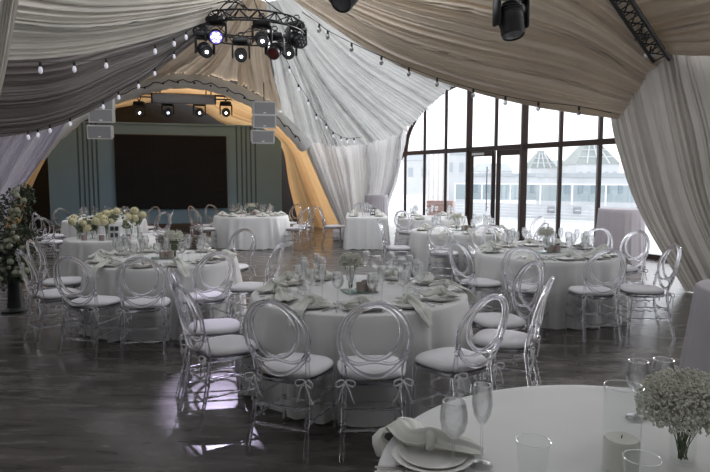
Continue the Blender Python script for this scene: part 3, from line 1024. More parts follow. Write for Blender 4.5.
T0 = add_table('T0', 668, 483, .90, 'round table closest to the camera', 30)
T1 = add_table('T1', 359, 291.5, .88, 'centre round table', 31)
T2 = add_table('T2', 163, 258.5, .84, 'left round table', 32)
T3 = add_table('T3', 462, 230.5, .90, 'round table before the glass door', 33)
T4 = add_table('T4', 547, 252.5, .87, 'right round table by the window', 34)
T6 = add_table('T6', 251.5, 215.3, .90, 'round table right of the screen', 36)
T7 = add_table('T7', 110, 237.5, .66, 'small flower-laden round table', 37)
T8 = add_table('T8', 105, 219.7, .86, 'round table behind the flowers', 38)
T9 = add_table('T9', 432, 217.3, .80, 'distant round table behind the door table', 39)
T5 = add_table('T5', 366, 217.2, .5, 'long table beside the sheer curtain', 35, rect=(.49, 1.05), c=PZ(366, 214.8, TH), amp=.018, nf=30)
C1 = add_table('C1', 621, 208.5, .40, 'tall cocktail table at the window corner', 40, 1.10, 'cocktail', .05, .014, 16, label='floor-length lilac-grey cloth over the tall cocktail table by the window')
C2 = add_table('C2', 376, 196, .32, 'tall cocktail table in the far corner', 41, 1.19, 'cocktail', .03, .012, 16, label='pale cloth over the tall cocktail table in the far window corner', c=FL(376, 17.7))
C3 = add_table('C3', 786, 290, .42, 'tall cocktail table cut by the right photo edge', 42, 1.10, 'cocktail', .10, .016, 16, label='lilac-grey cloth over the tall table cut by the right photo edge')

# chairs -------------------------------------------------------------------
CH = [
    ('T1', 375, 300, 'facing away at the near side of the centre table', 0),
    ('T1', 271, 300, 'with a tied bow, near-left of the centre table', -.05),
    ('T1', 211, 280, 'in the violet light pool, left of the centre table', 0),
    ('T1', 186, 268, 'seen edge-on behind the violet-lit chair', .1),
    ('T1', 484, 293, 'turned sideways, near-right of the centre table', .15),
    ('T1', 546, 277, 'seen edge-on, right of the centre table', .05),
    ('T1', 529, 262, 'with a tall narrow back, far right of the centre table', .25),
    ('T2', 139, 257, 'facing away with a bow, near side of the left table', 0),
    ('T2', 69, 256, 'turned right, near-left of the left table', .0),
    ('T2', 44, 248, 'seen edge-on beside the tall flower stand', .1),
    ('T2', 56, 240, 'with a narrow back, far-left of the left table', .2),
    ('T2', 213, 251, 'facing away at the near-right of the left table', .1),
    ('T2', 265, 243, 'facing left between the left and centre tables', .25),
    ('T2', 244, 229, 'at the far right of the left table', .1),
    ('T4', 461, 241.5, 'facing right, left end of the window table', -.25),
    ('T4', 525, 246, 'facing away, near-left of the window table', 0),
    ('T4', 594, 245.5, 'facing away, near side of the window table', 0),
    ('T4', 649, 240, 'seen edge-on at the right end of the window table', .0),
    ('T4', 633, 231, 'before the stone curtain, far right of the window table', .15),
    ('T4', 594, 228.5, 'facing the camera behind the window table', 0),
    ('T4', 497, 226, 'facing the camera, far left of the window table', 0),
    ('T3', 402, 219, 'at the left end of the glass door table', -.4),
    ('T3', 440, 224, 'facing away, near-left of the glass door table', 0),
    ('T3', 478, 223, 'facing away, near side of the glass door table', 0),
    ('T3', 537, 216.5, 'against the glass at the right of the door table', 0),
    ('T3', 519, 221, 'near-right of the glass door table', 0),
    ('T6', 193, 208.5, 'seen edge-on left of the table by the screen', .3),
    ('T6', 207, 206, 'with an open ring back left of the table by the screen', -.2),
    ('T6', 221, 205, 'behind the left half of the table by the screen', 0),
    ('T6', 279, 205, 'behind the right half of the table by the screen', 0),
    ('T6', 298, 206, 'facing left, nearer the screen, at the table by the ochre drape', .5),
    ('T6', 307, 208, 'seen edge-on at the right of the table by the screen', .15),
    ('T8', 54, 212, 'with a visible ring back, left of the table behind flowers', 0),
    ('T8', 40, 217, 'seen edge-on, left of the table behind flowers', .2),
    ('T8', 74, 208.5, 'behind the left half of the table behind the flowers', 0),
    ('T8', 141, 207.5, 'behind the right half of the table behind the flowers', 0),
    ('T8', 153, 209.5, 'before the screen at the right of the flower tables', .4),
    ('T8', 164, 212, 'seen edge-on, right of the table behind flowers', .1),
    ('T5', 327, 206.5, 'facing right beside the long table at the ochre drape', .0),
    ('T5', 351, 204.5, 'behind the far end of the long table', 0),
    ('T9', 409, 210, 'bright in the window glare at the distant table', 0),
]
RAD = dict(T1=1.185, T2=1.165, T3=1.23, T4=1.19, T6=1.23, T8=1.19, T9=1.13)
CG = 'clear acrylic chairs with round double-ring backs'
for k, x, y, lb, tn in CH:
    c = TABLES[k]
    if k == 'T5' and x == 327:
        place(CHAIR, (c.x - .82, PZ(x, y, .985).y, 0), -pi / 2, 'clear acrylic chair ' + lb, CG); continue
    if 'edge-on at the right end of the window' in lb:
        place(CHAIR, (3.12, 6.50, 0), radians(85), 'clear acrylic chair ' + lb, CG); continue
    if k == 'T5':
        place(CHAIR, (c.x - .14, c.y + 1.36, 0), pi, 'clear acrylic chair ' + lb, CG); continue
    chair_at(x, y, c, 'clear acrylic chair ' + lb, CG, tn * .5, rmin=RAD.get(k, 0))


# ------------------------------------------------------------------ tableware prototypes
def proto_plate():
    r = thing('dinner_plate', 'plate', 'plate')
    G().lathe([(0, .003), (.07, .002), (.075, .0), (.085, .0), (.10, .006), (.135, .016), (.137, .019), (.134, .020), (.10, .011), (.085, .007), (0, .007)], 32).obj('dish', M['china'], r)
    G().lathe([(.070, .009), (.098, .0135), (.112, .020), (.114, .024), (.110, .024), (.094, .018), (.06, .014), (0, .014)], 32).obj('side_plate', M['china'], r)
    return r


def lip(r, z, t=.0017, n=24):
    return G().tube([(r * cos(2 * pi * k / n), r * sin(2 * pi * k / n), z) for k in range(n)], t, 6, True)


def proto_wine(kind):
    r = thing('wine_glass' if kind == 'w' else 'champagne_glass', 'glass', 'glass')
    G().lathe([(0, .0), (.033, .0), (.035, .003), (.012, .006), (.0045, .014)], 18).obj('foot', M['glass'], r)
    r.scale = (1.12,) * 3
    if kind == 'w':
        G().tube([(0, 0, .012), (0, 0, .095)], .0042, 8).obj('stem', M['glass'], r)
        G().lathe([(.004, .095), (.018, .102), (.034, .122), (.041, .150), (.039, .178), (.033, .205), (.0318, .205), (.0375, .178), (.039, .150), (.032, .124), (.016, .106), (0, .102)], 22).obj('bowl', M['glass'], r)
        lip(.0324, .2055).obj('rim', M['rim'], r)
    else:
        G().tube([(0, 0, .012), (0, 0, .125)], .004, 8).obj('stem', M['glass'], r)
        G().lathe([(.004, .125), (.014, .134), (.026, .160), (.030, .190), (.028, .222), (.024, .245), (.0228, .245), (.0268, .222), (.0285, .190), (.024, .162), (.012, .138), (0, .132)], 20).obj('bowl', M['glass'], r)
        lip(.0234, .2455).obj('rim', M['rim'], r)
    return r


def proto_tumbler():
    r = G().lathe([(0, 0), (.030, 0), (.033, .004), (.042, .11), (.0405, .11), (.0315, .012), (0, .010)], 24).obj('tumbler', M['vaseglass'])
    lip(.0413, .1103, .0015, 28).obj('rim', M['rim'], r)
    return tag(r, 'tumbler', 'glass')


def napkin_mesh(seed, over, w0=.05, w1=.075, path=None, kn=None):
    """a napkin bunched in the middle with two tails; the outer one may fall over the table edge"""
    rg = random.Random(seed)
    nu, nv = 22, 34; rows = []
    ph = [rg.uniform(0, 6.28) for _ in range(6)]
    if path is not None:
        pass
    elif over:
        path = [V((.03, .10, .034)), V((.0, .05, .048)), V((-.005, 0, .056)), V((0, -.06, .046)), V((0, -.12, .030)), V((.005, -.165, .014)), V((.005, -.20, .002)), V((.012, -.228, -.04)), V((.022, -.240, -.095))]
    else:
        path = [V((-.12, .045, .032)), V((-.07, .03, .042)), V((-.02, 0, .058)), V((.02, -.01, .058)), V((.07, -.03, .044)), V((.13, -.055, .030)), V((.165, -.07, .016))]
    kn = kn or (.30 if over else .5)
    for i in range(nv):
        t = i / (nv - 1); c = crom(path, t)
        tg = (crom(path, min(1, t + .02)) - crom(path, max(0, t - .02))).normalized()
        sd = tg.cross(V((0, 0, 1))); sd = V((sd.x, sd.y, 0)).normalized() if sd.length > .1 else V((1, 0, 0))
        nr = sd.cross(tg).normalized()
        w = w0 * .45 + (w1 - w0 * .45) * min(1, abs(t - kn) / .28) ** .8
        if not over:
            w *= 1 - .6 * max(0, abs(t - .5) - .36) / .14
        hgt = .015 * math.exp(-((t - kn) / .2) ** 2) + .007
        row = []
        for j in range(nu):
            u = -1 + 2 * j / (nu - 1)
            rip = sin(u * 7 + ph[0] + t * 2) * .55 + sin(u * 13 + ph[1] - t * 3) * .35 + .5 * cos(u * 3.1 + ph[2])
            row.append(c + sd * (u * w + .006 * sin(t * 11 + ph[3])) + nr * (hgt * (rip * .8 + (1 - u * u) * 1.0) + .004))
        rows.append(row)
    g = G().grid(rows)
    # the knot's band
    c = crom(path, kn); tg = (crom(path, kn + .03) - crom(path, kn - .03)).normalized(); sd = tg.cross(V((0, 0, 1))).normalized()
    g.tube([c + sd * (.036 * cos(a)) + V((0, 0, .006 + .022 * sin(a))) + tg * (.008 * sin(2 * a + ph[4])) for a in [2 * pi * k / 14 for k in range(14)]], .014, 7, True)
    o = g.obj('napkin', M['napkin'], smooth='all')
    m = o.modifiers.new('cloth_thickness', 'SOLIDIFY'); m.thickness = .004; m.offset = 1
    return tag(o, 'napkin', 'napkin')


def proto_cutlery(kind):
    g = G()
    if kind == 'knife':
        g.tube([(0, -.11, .006), (0, -.05, .006), (0, .0, .006)], [.005, .006, .004], 6)
        g.box((0, .055, .006), (.014, .11, .003))
    else:
        g.tube([(0, -.11, .005), (0, -.03, .005), (0, .035, .006)], [.005, .004, .003], 6)
        g.box((0, .05, .006), (.022, .03, .003))
        for k in range(4):
            g.box((-.009 + .006 * k, .085, .007), (.003, .045, .0025))
    o = g.obj(kind, M['steel']); return tag(o, kind, 'cutlery')


PLATE = proto_plate(); WINE = proto_wine('w'); FLUTE = proto_wine('c')
NAPO = [napkin_mesh(51, True, .05, .06), napkin_mesh(52, True, .055, .052)]; NAPF = [napkin_mesh(61, False), napkin_mesh(62, False, .06, .07)]
KNIFE = proto_cutlery('knife'); FORK = proto_cutlery('fork')
COPY1 = set()


def single(proto, loc, rz, label, group, rot=None, scale=1.0):
    if proto.name in COPY1:
        o = proto.copy(); COL.objects.link(o)
        for ch in KIDS.setdefault(proto.name, list(proto.children)):
            c_ = ch.copy(); COL.objects.link(c_); c_.parent = o
    else:
        COPY1.add(proto.name); o = proto; KIDS.setdefault(proto.name, list(proto.children))
    o.location = loc; o.rotation_euler = rot or (0, 0, rz); o['label'] = label; o['group'] = group
    o.scale = (scale,) * 3
    return o


DIRS = ['near', 'near-right', 'right-near', 'right', 'right-far', 'far-right', 'far', 'far-left', 'left-far', 'left', 'left-near', 'near-left']
SHORT = {'T0': 'the closest table', 'T1': 'the centre table', 'T2': 'the left table', 'T3': 'the glass door table', 'T4': 'the window table', 'T6': 'the table by the screen',
         'T8': 'the table behind the flowers', 'T9': 'the distant window table', 'T5': 'the long table by the curtain'}


def setting(key, base, ang, place_word, near=False, over=False, seed=0, glasses=True, nap=True):
    """one place laid at direction ang of the table; base: point of the plate's centre"""
    rz = ang + pi / 2                # +Y of the setting points to the middle of the table
    R = Matrix.Rotation(rz, 4, 'Z'); T = SHORT[key]
    rg = random.Random(seed)
    z = TH + .004
    b = V((base[0], base[1], z))

    def at(x, y, dz=0):
        return b + R @ V((x, y, 0)) + V((0, 0, dz))
    place(PLATE, b, rz, 'stacked white plates at the %s place of %s' % (place_word, T), 'plates on ' + T)
    if nap:
        p = rg.choice(NAPO if over else NAPF)
        single(p, b, rz + (rg.uniform(-.5, .5) if not over else rg.uniform(-.08, .08)), 'sage-cream napkin %s the %s place of %s' % ('hanging down at' if over else 'folded at', place_word, T), 'napkins on ' + T)
    if glasses:
        place(WINE, at(.10, .20), rz, 'clear rounded wine glass at the %s place of %s' % (place_word, T), 'wine glasses on ' + T)
        place(FLUTE, at(.175 + rg.uniform(-.01, .01), .265), rz, 'slim champagne glass at the %s place of %s' % (place_word, T), 'champagne glasses on ' + T)
    if near:
        single(KNIFE, at(.165, .0), rz, 'steel knife at the %s place of %s' % (place_word, T), 'knives on ' + T)
        single(FORK, at(-.165, .0), rz, 'steel fork at the %s place of %s' % (place_word, T), 'forks on ' + T)


def round_settings(key, angs, near, overs):
    c = TABLES[key]
    for i, a in enumerate(angs):
        ar = radians(a); k = int(round(((a + 90) % 360) / 30.0)) % 12
        setting(key, (c.x + .70 * cos(ar), c.y + .70 * sin(ar)), ar, DIRS[k], near, i in overs, seed=hash_(key, i))


def hash_(k, i):
    return sum(ord(ch) for ch in k) * 31 + i * 17


round_settings('T1', [-90, -60, -30, 0, 30, 60, 120, 150, 180, 210, 240], True, (1, 3, 10))
round_settings('T2', [-90, -60, -30, 0, 60, 120, 150, 180, 210, 240], True, (9, 1))
round_settings('T4', [-90, -60, -30, 0, 30, 60, 90, 120, 150, 180, 240], True, (2, 10))
round_settings('T3', [-90, -60, -30, 0, 30, 90, 150, 180, 240], False, (0, 8, 1))
round_settings('T6', [-120, -60, -30, 0, 60, 90, 120, 180, 210], False, ())
round_settings('T8', [-60, 0, 30, 60, 90, 120, 150, 180], False, ())
round_settings('T9', [-60, -120, 180, 120, 60, 0], False, ())
c = TABLES['T5']
for i, (sx, yy) in enumerate(((-1, -.7), (-1, 0), (-1, .7), (1, -.7), (1, 0), (1, .7))):
    setting('T5', (c.x + sx * .30, c.y + yy), 0 if sx > 0 else pi, ('left ' if sx < 0 else 'right ') + ('near', 'middle', 'far')[i % 3], seed=900 + i)


# centrepieces -------------------------------------------------------------
def babys_breath(label, loc, rad, hstem, n, seed, group):
    rg = random.Random(seed); r = thing('babys_breath_bouquet', label, 'flowers', loc, 0, group)
    st = G(); bl = G()
    for k in range(26):
        a = rg.uniform(0, 6.28); q = rad * sqrt(rg.random()) * .85
        tipz = hstem + rad * rg.uniform(.2, .95)
        base = V((rg.uniform(-.015, .015), rg.uniform(-.015, .015), .012)); tip = V((q * cos(a), q * sin(a), tipz))
        st.tube([crom([base, base.lerp(tip, .45) * 1.0 + V((0, 0, .03)), tip], i / 5) for i in range(6)], .0016, 4)
    st.obj('stem', M['stem'], r)
    for k in range(n):
        a = rg.uniform(0, 6.28); e = rg.uniform(-.45, 1); q = rad * (rg.random() ** .45)
        p = V((q * cos(a) * sqrt(max(0, 1 - e * e * .8)), q * sin(a) * sqrt(max(0, 1 - e * e * .8)), hstem + rad * .42 + q * e * .75))
        bl.octa(p, rg.uniform(.005, .0095) * (.8 if rad > .14 else 1))
    bl.obj('blossoms', M['breath'], r, smooth=False)
    return r


def vase(label, loc, r, h, cat='vase', name='glass_vase'):
    o = G().lathe([(0, 0), (r * .96, 0), (r, .004), (r, h), (r - .003, h), (r - .003, .012), (0, .010)], 26).obj(name, M['vaseglass'])
    o.location = loc
    lip(r - .0015, h, .0016, 32).obj('rim', M['rim'], o)
    return tag(o, label, cat, 'vases on the tables')


def votive(label, loc, group, h=.065):
    o = thing('candle_cup', label, 'candle holder', loc, 0, group)
    G().lathe([(0, 0), (.034, 0), (.038, .003), (.040, h), (.037, h), (.034, .01), (0, .009)], 18).obj('cup', M['votive'], o)
    G().lathe([(0, .010), (.0325, .010), (.034, h * .7), (0, h * .72)], 14).obj('candle', M['candle'], o)
    return o


def table_card(label, loc, rz, w=.10, h=.14, dark=False):
    o = thing('table_card', label, 'card', loc, rz, 'cards standing on the tables'); o.rotation_euler = (radians(-8), 0, rz)
    G().box((0, 0, h / 2), (w, .008, h), bev=.002).obj('frame', M['card'] if not dark else M['ink'], o)
    g = G()
    for ix in (-1, 1):
        for iy in (0, 1):
            g.box((ix * w * .2, -.0055, h * (.3 + .4 * iy)), (w * (.26 + .06 * iy), .003, h * .26))
    g.box((0, -.004, h / 2), (.004, .003, h * .5)); g.box((0, -.004, h / 2), (w * .5, .003, .004))
    g.obj('print', M['ink'] if not dark else M['card'], o)
    G().box((0, .03, .03), (w * .4, .004, .06), Matrix.Rotation(radians(20), 4, 'X')).obj('easel_back', M['card'], o)
    return o


for i, (key, rad, n, dx, dy) in enumerate((('T1', .105, 900, -.07, .05), ('T2', .12, 600, .12, .05), ('T4', .11, 520, .0, .05), ('T3', .11, 400, -.1, 0), ('T6', .10, 300, 0, 0))):
    c = TABLES[key]; T = SHORT[key]; z = TH + .004
    tile = thing('glass_tile', 'thin green glass tile under the vase on ' + T, 'tray', (c.x, c.y, z), .3, 'glass tiles on the tables')
    G().box((0, 0, .003), (.27, .22, .006), bev=.002).obj('tile', M['mirror'], tile)
    vz = z + .007
    vase('slim clear glass vase holding blossoms on ' + T, (c.x + dx, c.y + dy, vz), .045, .15)
    babys_breath('small white baby\'s-breath bouquet in the vase on ' + T, (c.x + dx, c.y + dy, vz), rad, .185, n, 100 + i, 'blossom bouquets in vases')
    for j, (vx, vy, w) in enumerate(((.015, -.06, 'beside the vase'), (.105, -.05, 'farther from the vase'), (.06, .045, 'behind the other cups'))):
        votive('brown candle cup %s on %s' % (w, T), (c.x + vx, c.y + vy, vz), 'candle cups on the tables', .075 + .01 * (j % 2))
c = TABLES['T3']; table_card('dark card standing on the glass door table', (c.x + .18, c.y - .1, TH + .008), .1, .09, .12, True)
c = TABLES['T5']; table_card('dark card standing on the long table by the sheer curtain', (c.x + .16, c.y - .3, TH + .004), .1, .12, .19, True)
c = TABLES['T4']; table_card('small dark card between the cups and glasses on the window table', (c.x + .17, c.y + .08, TH + .004), .3, .06, .10, True)

# closest table: single pieces ---------------------------------------------
z = TH + .004
p = PZ(433, 459, z); dirn = math.atan2(p.y - T0.y, p.x - T0.x)
place(PLATE, (p.x, p.y, z), 0, 'stacked cream plates under a knotted napkin on the closest table', 'plates on the closest table')
pv = V((p.x, p.y, 0)); ed = (pv - V((T0.x, T0.y, 0)))
def edge_pt(ax, ay, k=1.0):
    # from the plate towards (ax, ay) up to the table's edge
    t = 0.0
    while (ed + V((ax, ay, 0)) * t).length < .912 and t < 1:
        t += .004
    return V((ax, ay, 0)) * t
_q = PZ(401, 435, z) - p; e1 = edge_pt(_q.x * 2, _q.y * 2); eo = (ed + e1).normalized()
nk = napkin_mesh(71, False, .06, .075, [V((.165, .02, .014)), V((.12, .02, .030)), V((.05, .02, .040)), V((0, .04, .048)), V((-.06, .06, .042)), e1 * .75 + V((0, .03, .026)), e1 + V((0, 0, .012)), e1 + eo * .035 + V((0, 0, -.03)), e1 + eo * .05 + V((0, -.03, -.10))], .38)
nk.location = (p.x, p.y, z)
nk['label'] = 'knotted napkin trailing off the left edge of the closest table'; nk['group'] = 'napkins on the closest table'
q = PZ(453, 470, z); place(WINE, (q.x, q.y, z), 0, 'wine glass standing before the napkin on the closest table', 'wine glasses on the closest table')
q = PZ(481, 466, z); place(FLUTE, (q.x, q.y, z), 0, 'taller glass behind the wine glass on the closest table', 'champagne glasses on the closest table')
WINE0 = bpy.data.objects
TUMB = proto_tumbler()
q = PZ(532, 483, z); single(TUMB, q, 0, 'low tumbler standing alone in the middle foreground of the closest table', 'tumblers on the closest table', scale=1.25)
q = PZ(640, 503, z); single(TUMB, q, 0, 'low tumbler before the candle cylinder on the closest table', 'tumblers on the closest table', scale=1.25)
for i, (x, y, lb) in enumerate(((636, 418, 'wine glass at the far side of the closest table, nearer the candle cylinder'), (661, 416, 'wine glass at the far side of the closest table, behind the blossoms'))):
    q = PZ(x, y, z); place(WINE, (q.x, q.y, z), 0, lb, 'wine glasses on the closest table')
q = PZ(620, 472, z)
vz = vase('tall clear glass cylinder around a thick candle on the closest table', q, .060, .285, 'candle holder', 'glass_cylinder')
cn = thing('pillar_candle', 'thick ivory candle inside the tall glass cylinder', 'candle', (q.x, q.y, z + .0125))
G().lathe([(0, 0), (.053, 0), (.0555, .004), (.0555, .092), (.050, .102), (.02, .098), (0, .098)], 26).obj('wax', M['candle'], cn)
G().tube([(0, 0, .10), (.002, 0, .112)], .0016, 5).obj('wick', M['ink'], cn)
q = PZ(682, 462, z)
vase('clear glass vase at the right of the closest table', q, .042, .12)
babys_breath('large baby\'s-breath bouquet at the right of the closest table', q, .150, .13, 4600, 130, 'blossom bouquets in vases')
q = PZ(398, 472, z)
for i, dx in enumerate((0, .02)):
    q = PZ(405, 468 + 5 * i, z)
    kn = single(KNIFE, q, 0, 'dark slim knife %s the napkin plate on the closest table' % ('just before' if i == 0 else 'farther before'), 'knives on the closest table', rot=(0, 0, pi / 2 + .05), scale=.9)

# flower table -------------------------------------------------------------
def petal_flower(g_pet, c, r, n, nrm, ball=False, rg=random):
    z = nrm.normalized(); x = z.orthogonal().normalized(); y = z.cross(x)
    if ball:
        for ring, (cnt, el, sc) in enumerate(((9, .15, 1.0), (8, .6, .95), (6, 1.05, .8), (3, 1.4, .55))):
            for k in range(cnt):
                a = 2 * pi * (k + ring * .5) / cnt
                d = (x * cos(a) + y * sin(a)) * cos(el) + z * sin(el)
                t = d.cross(z); t = t.normalized() if t.length > .01 else x
                b = t.cross(d).normalized(); o = c + d * r * .72
                g_pet.add([o - t * r * .38 - b * r * .1, o + d * r * .12 - b * r * .42, o + t * r * .38 - b * r * .1, o + d * r * .30 + b * r * .34 * sc], [(0, 1, 2, 3)])
        g_pet.ball(c, r * .72, 5, 8)
    else:
        for k in range(n):
            a = 2 * pi * k / n; d = x * cos(a) + y * sin(a); t = z.cross(d)
            g_pet.add([c + d * r * .15, c + d * r * .6 + t * r * .30 + z * r * .12, c + d * r + z * r * .05, c + d * r * .6 - t * r * .30 + z * r * .12], [(0, 1, 2, 3)])


def flower_vase(label, vlabel, loc, kinds, h, spread, seed):
    rg = random.Random(seed)
    vase(vlabel, loc, .045, .15)
    r = thing('flower_bouquet', label, 'flowers', loc, 0, 'bouquets on the flower table')
    st = G(); lf = G()
    for k, kind in enumerate(kinds):
        a = 2 * pi * k / len(kinds) + rg.uniform(-.3, .3); q = spread * rg.uniform(.5, 1)
        tip = V((q * cos(a), q * sin(a), h + rg.uniform(-.06, .08)))
        st.tube([V((0, 0, .015)), V((tip.x * .3, tip.y * .3, h * .6)), tip], .003, 5)
        nr = V((tip.x * 2, tip.y * 2 - .15, .35))
        g = G()
        if kind == 'peony':
            petal_flower(g, tip, rg.uniform(.062, .080), 0, nr, True, rg); g.obj('bloom', M['petal'], r)
        else:
            petal_flower(g, tip, .078, 8, nr); f = g.obj('daisy', M['petalw'], r, smooth=False)
            G().ball(tip + nr.normalized() * .006, .016, 4, 8).obj('flower_eye', M['eye'], f)
        for m in range(18):
            p0 = V((0, 0, h * .5)).lerp(tip, rg.uniform(.2, .95)); d = V((rg.uniform(-1, 1), rg.uniform(-1, 1), rg.uniform(-.2, .8))).normalized(); t = d.orthogonal().normalized()
            lf.add([p0, p0 + d * .035 + t * .014, p0 + d * .075, p0 + d * .035 - t * .014], [(0, 1, 2, 3)])
    st.obj('stem', M['stem'], r); lf.obj('foliage', M['leaf_pale'], r, smooth=False)


c = TABLES['T7']; zz = TH + .004
fl = [(-.34, -.30, ('peony', 'daisy', 'peony'), .20, .11, 'low peonies and a daisy at the front left'), (-.02, -.08, ('peony', 'daisy', 'daisy', 'peony'), .30, .13, 'mixed peonies and daisies in the very centre'), (.33, -.18, ('daisy', 'peony', 'daisy'), .24, .10, 'two daisies round a peony, front right'), (-.44, .16, ('daisy', 'daisy', 'daisy'), .26, .10, 'white daisies alone at the rear left'), (-.46, -.02, ('daisy', 'daisy', 'peony', 'daisy'), .26, .12, 'mostly daisies at the left end'), (-.30, .22, ('peony', 'daisy', 'daisy'), .30, .09, 'daisies over a peony, rear left'),
      (-.18, -.22, ('peony', 'peony', 'daisy', 'peony'), .22, .12, 'low cream peonies, front left'), (.0, .10, ('peony', 'peony', 'peony'), .34, .10, 'tall cream peonies in the middle'),
      (.10, -.30, ('peony', 'daisy', 'peony'), .23, .09, 'low peonies front and centre'), (.28, .18, ('peony', 'peony', 'daisy', 'peony'), .33, .12, 'peonies at the rear right'), (.46, -.05, ('peony', 'peony', 'peony'), .31, .10, 'full peonies at the right end')]
for i, (dx, dy, kinds, h, sp, lb) in enumerate(fl):
    flower_vase('bouquet of %s of the flower table' % lb, 'small vase of %s, flower table' % lb, (c.x + dx, c.y + dy, zz), kinds, h, sp, 200 + i)
table_card('white framed card with dark print before the flowers', (c.x + .25, c.y - .46, zz), .05, .17, .25)
for i, (dx, dy, lb) in enumerate(((.08, -.50, 'left of the white card'), (.43, -.36, 'right of the white card'), (-.2, -.46, 'at the near left rim'))):
    votive('brown candle cup %s on the flower table' % lb, (c.x + dx, c.y + dy, zz), 'candle cups on the tables', .08)


# tall flower stand at the left --------------------------------------------
q = FL(12, 7.6, 0)
fs = thing('flower_stand', 'tall dark flower stand overflowing with leaves and white roses', 'flower stand', q)
G().lathe([(0, 0), (.17, 0), (.17, .03), (.10, .06), (.075, .35), (.09, .62), (.15, .70), (.16, .76), (0, .76)], 24).obj('pedestal', M['black'], fs)
rg = random.Random(77); lf = G(); br = G()
SHP = [(V((0, 0, 1.15)), .30), (V((.10, 0, 1.35)), .22), (V((.16, -.02, .95)), .2), (V((-.2, 0, 1.0)), .32), (V((-.15, 0, .7)), .28), (V((.10, -.05, .72)), .2), (V((.17, 0, 1.5)), .13), (V((-.28, 0, 1.3)), .25), (V((0, -.1, .55)), .2), (V((-.2, -.1, .45)), .22), (V((.16, -.1, .5)), .12)]
for k in range(2300):
    c0, r0 = rg.choice(SHP); d = V((rg.gauss(0, 1), rg.gauss(0, 1), rg.gauss(0, 1))).normalized(); p = c0 + d * r0 * rg.random() ** .4
    e = V((rg.gauss(0, 1), rg.gauss(0, 1), rg.gauss(.2, .8))).normalized(); t = e.orthogonal().normalized(); s = rg.uniform(.03, .06)
    n_ = e.cross(t) * .012
    lf.add([p, p + e * s * .5 + t * s * .32 + n_, p + e * s, p + e * s * .5 - t * s * .32 + n_], [(0, 1, 2, 3)])
lf.obj('foliage', M['leaf'], fs, smooth=False)
for k in range(10):
    c0, r0 = rg.choice(SHP); br.tube([V((0, 0, .84)), c0 * .8, c0 + V((rg.uniform(-.1, .1), 0, r0))], .006, 5)
br.obj('branch', M['wood'], fs)
for k in range(44):
    c0, r0 = rg.choice(SHP); d = V((rg.uniform(-.4, 1), -abs(rg.gauss(.9, .3)), rg.gauss(0, .7))).normalized(); p = c0 + d * r0 * .92
    g = G(); petal_flower(g, p, rg.uniform(.030, .05), 0, d, True, rg); g.obj('bloom', M['bloomgreen'], fs)

# small white pedestal near the ochre drape
q = FL(339, 16.4, 0)
o = thing('pedestal_cube', 'small lilac-white cube pedestal between the ochre drape and the long table', 'pedestal', q)
G().box((0, 0, .19), (.32, .32, .36), bev=.008).obj('body', M['pedestal'], o); G().box((0, 0, .385), (.35, .35, .03), bev=.006).obj('top', M['pedestal'], o)

# ------------------------------------------------------------------ outside
struct(polygon([(0.2, 23.6), (10.5, 5.2), (60, 5.2), (60, 60), (0.2, 60)], -.03).obj('ground_outside', M['terrace'], smooth=False))


def boards(name, label, a, b, z0, z1, n, mat, cat):
    a = V(a); b = V(b); r = thing(name, label, cat, (a.x, a.y, 0)); h = (z1 - z0) / n
    g = G()
    for k in range(n):
        zz_ = z0 + h * (k + .5); g.beam(V((0, 0, zz_)), b - a + V((0, 0, zz_ - 0)), .05, h * .90)
    g.obj('boards', mat, r, smooth=False)
    n2 = 7; t = b - a
    for k in range(n2 + 1):
        p_ = t * (k / n2) + V((0, .06, 0)); G().beam(p_ + V((0, 0, 0)), p_ + V((0, 0, z1)), .06, .06).obj('post', mat, r, smooth=False)
    return r


pa, pb = P(455, 210, 27), P(720, 210, 21)
boards('terrace_fence', 'low white boarded fence along the terrace outside the glass', (pa.x, pa.y, 0), (pb.x, pb.y, 0), .0, .62, 5, M['board'], 'fence')
rail = thing('terrace_railing', 'bluish glass railing with white posts beyond the white fence', 'railing', (0, 0, 0))
ra, rb = P(455, 190, 29), P(720, 190, 23); ra.z = rb.z = 0
G().beam(ra + V((0, 0, 1.40)), rb + V((0, 0, 1.40)), .06, .06).obj('top_rail', M['steelw'], rail)
for k in range(9):
    p_ = ra.lerp(rb, k / 8); G().beam(p_, p_ + V((0, 0, 1.42)), .06, .05).obj('post', M['steelw'], rail)
    if k < 8:
        q_ = ra.lerp(rb, (k + 1) / 8); G().add([p_ + V((0, 0, .66)), q_ + V((0, 0, .66)), q_ + V((0, 0, 1.36)), p_ + V((0, 0, 1.36))], [(0, 1, 2, 3)]).obj('glass_panel', M['railglass'], rail, smooth=False)
sl = thing('slat_screen', 'white vertical slat screen outside the left window bays', 'screen', (0, 0, 0))
sa, sb = P(424, 170, 25), P(448, 170, 24.2)
for k in range(6):
    p_ = sa.lerp(sb, k / 5); p_.z = 0; G().beam(p_, p_ + V((0, 0, 2.65)), .08, .12).obj('slat', M['steelw'], sl, smooth=False)
G().beam(V((sa.x, sa.y, 2.65)), V((sb.x, sb.y, 2.65)), .1, .08).obj('top_rail', M['steelw'], sl, smooth=False)
pl = thing('slatted_planter', 'reddish slatted planter box outside behind the window mullion', 'planter', FL(440, 23.2, -.03)); pl.rotation_euler = (0, 0, -.3)
for k in range(6):
    G().box((0, 0, .08 + .14 * k), (1.0, .45, .115)).obj('slat', M['slatred'], pl, smooth=False)
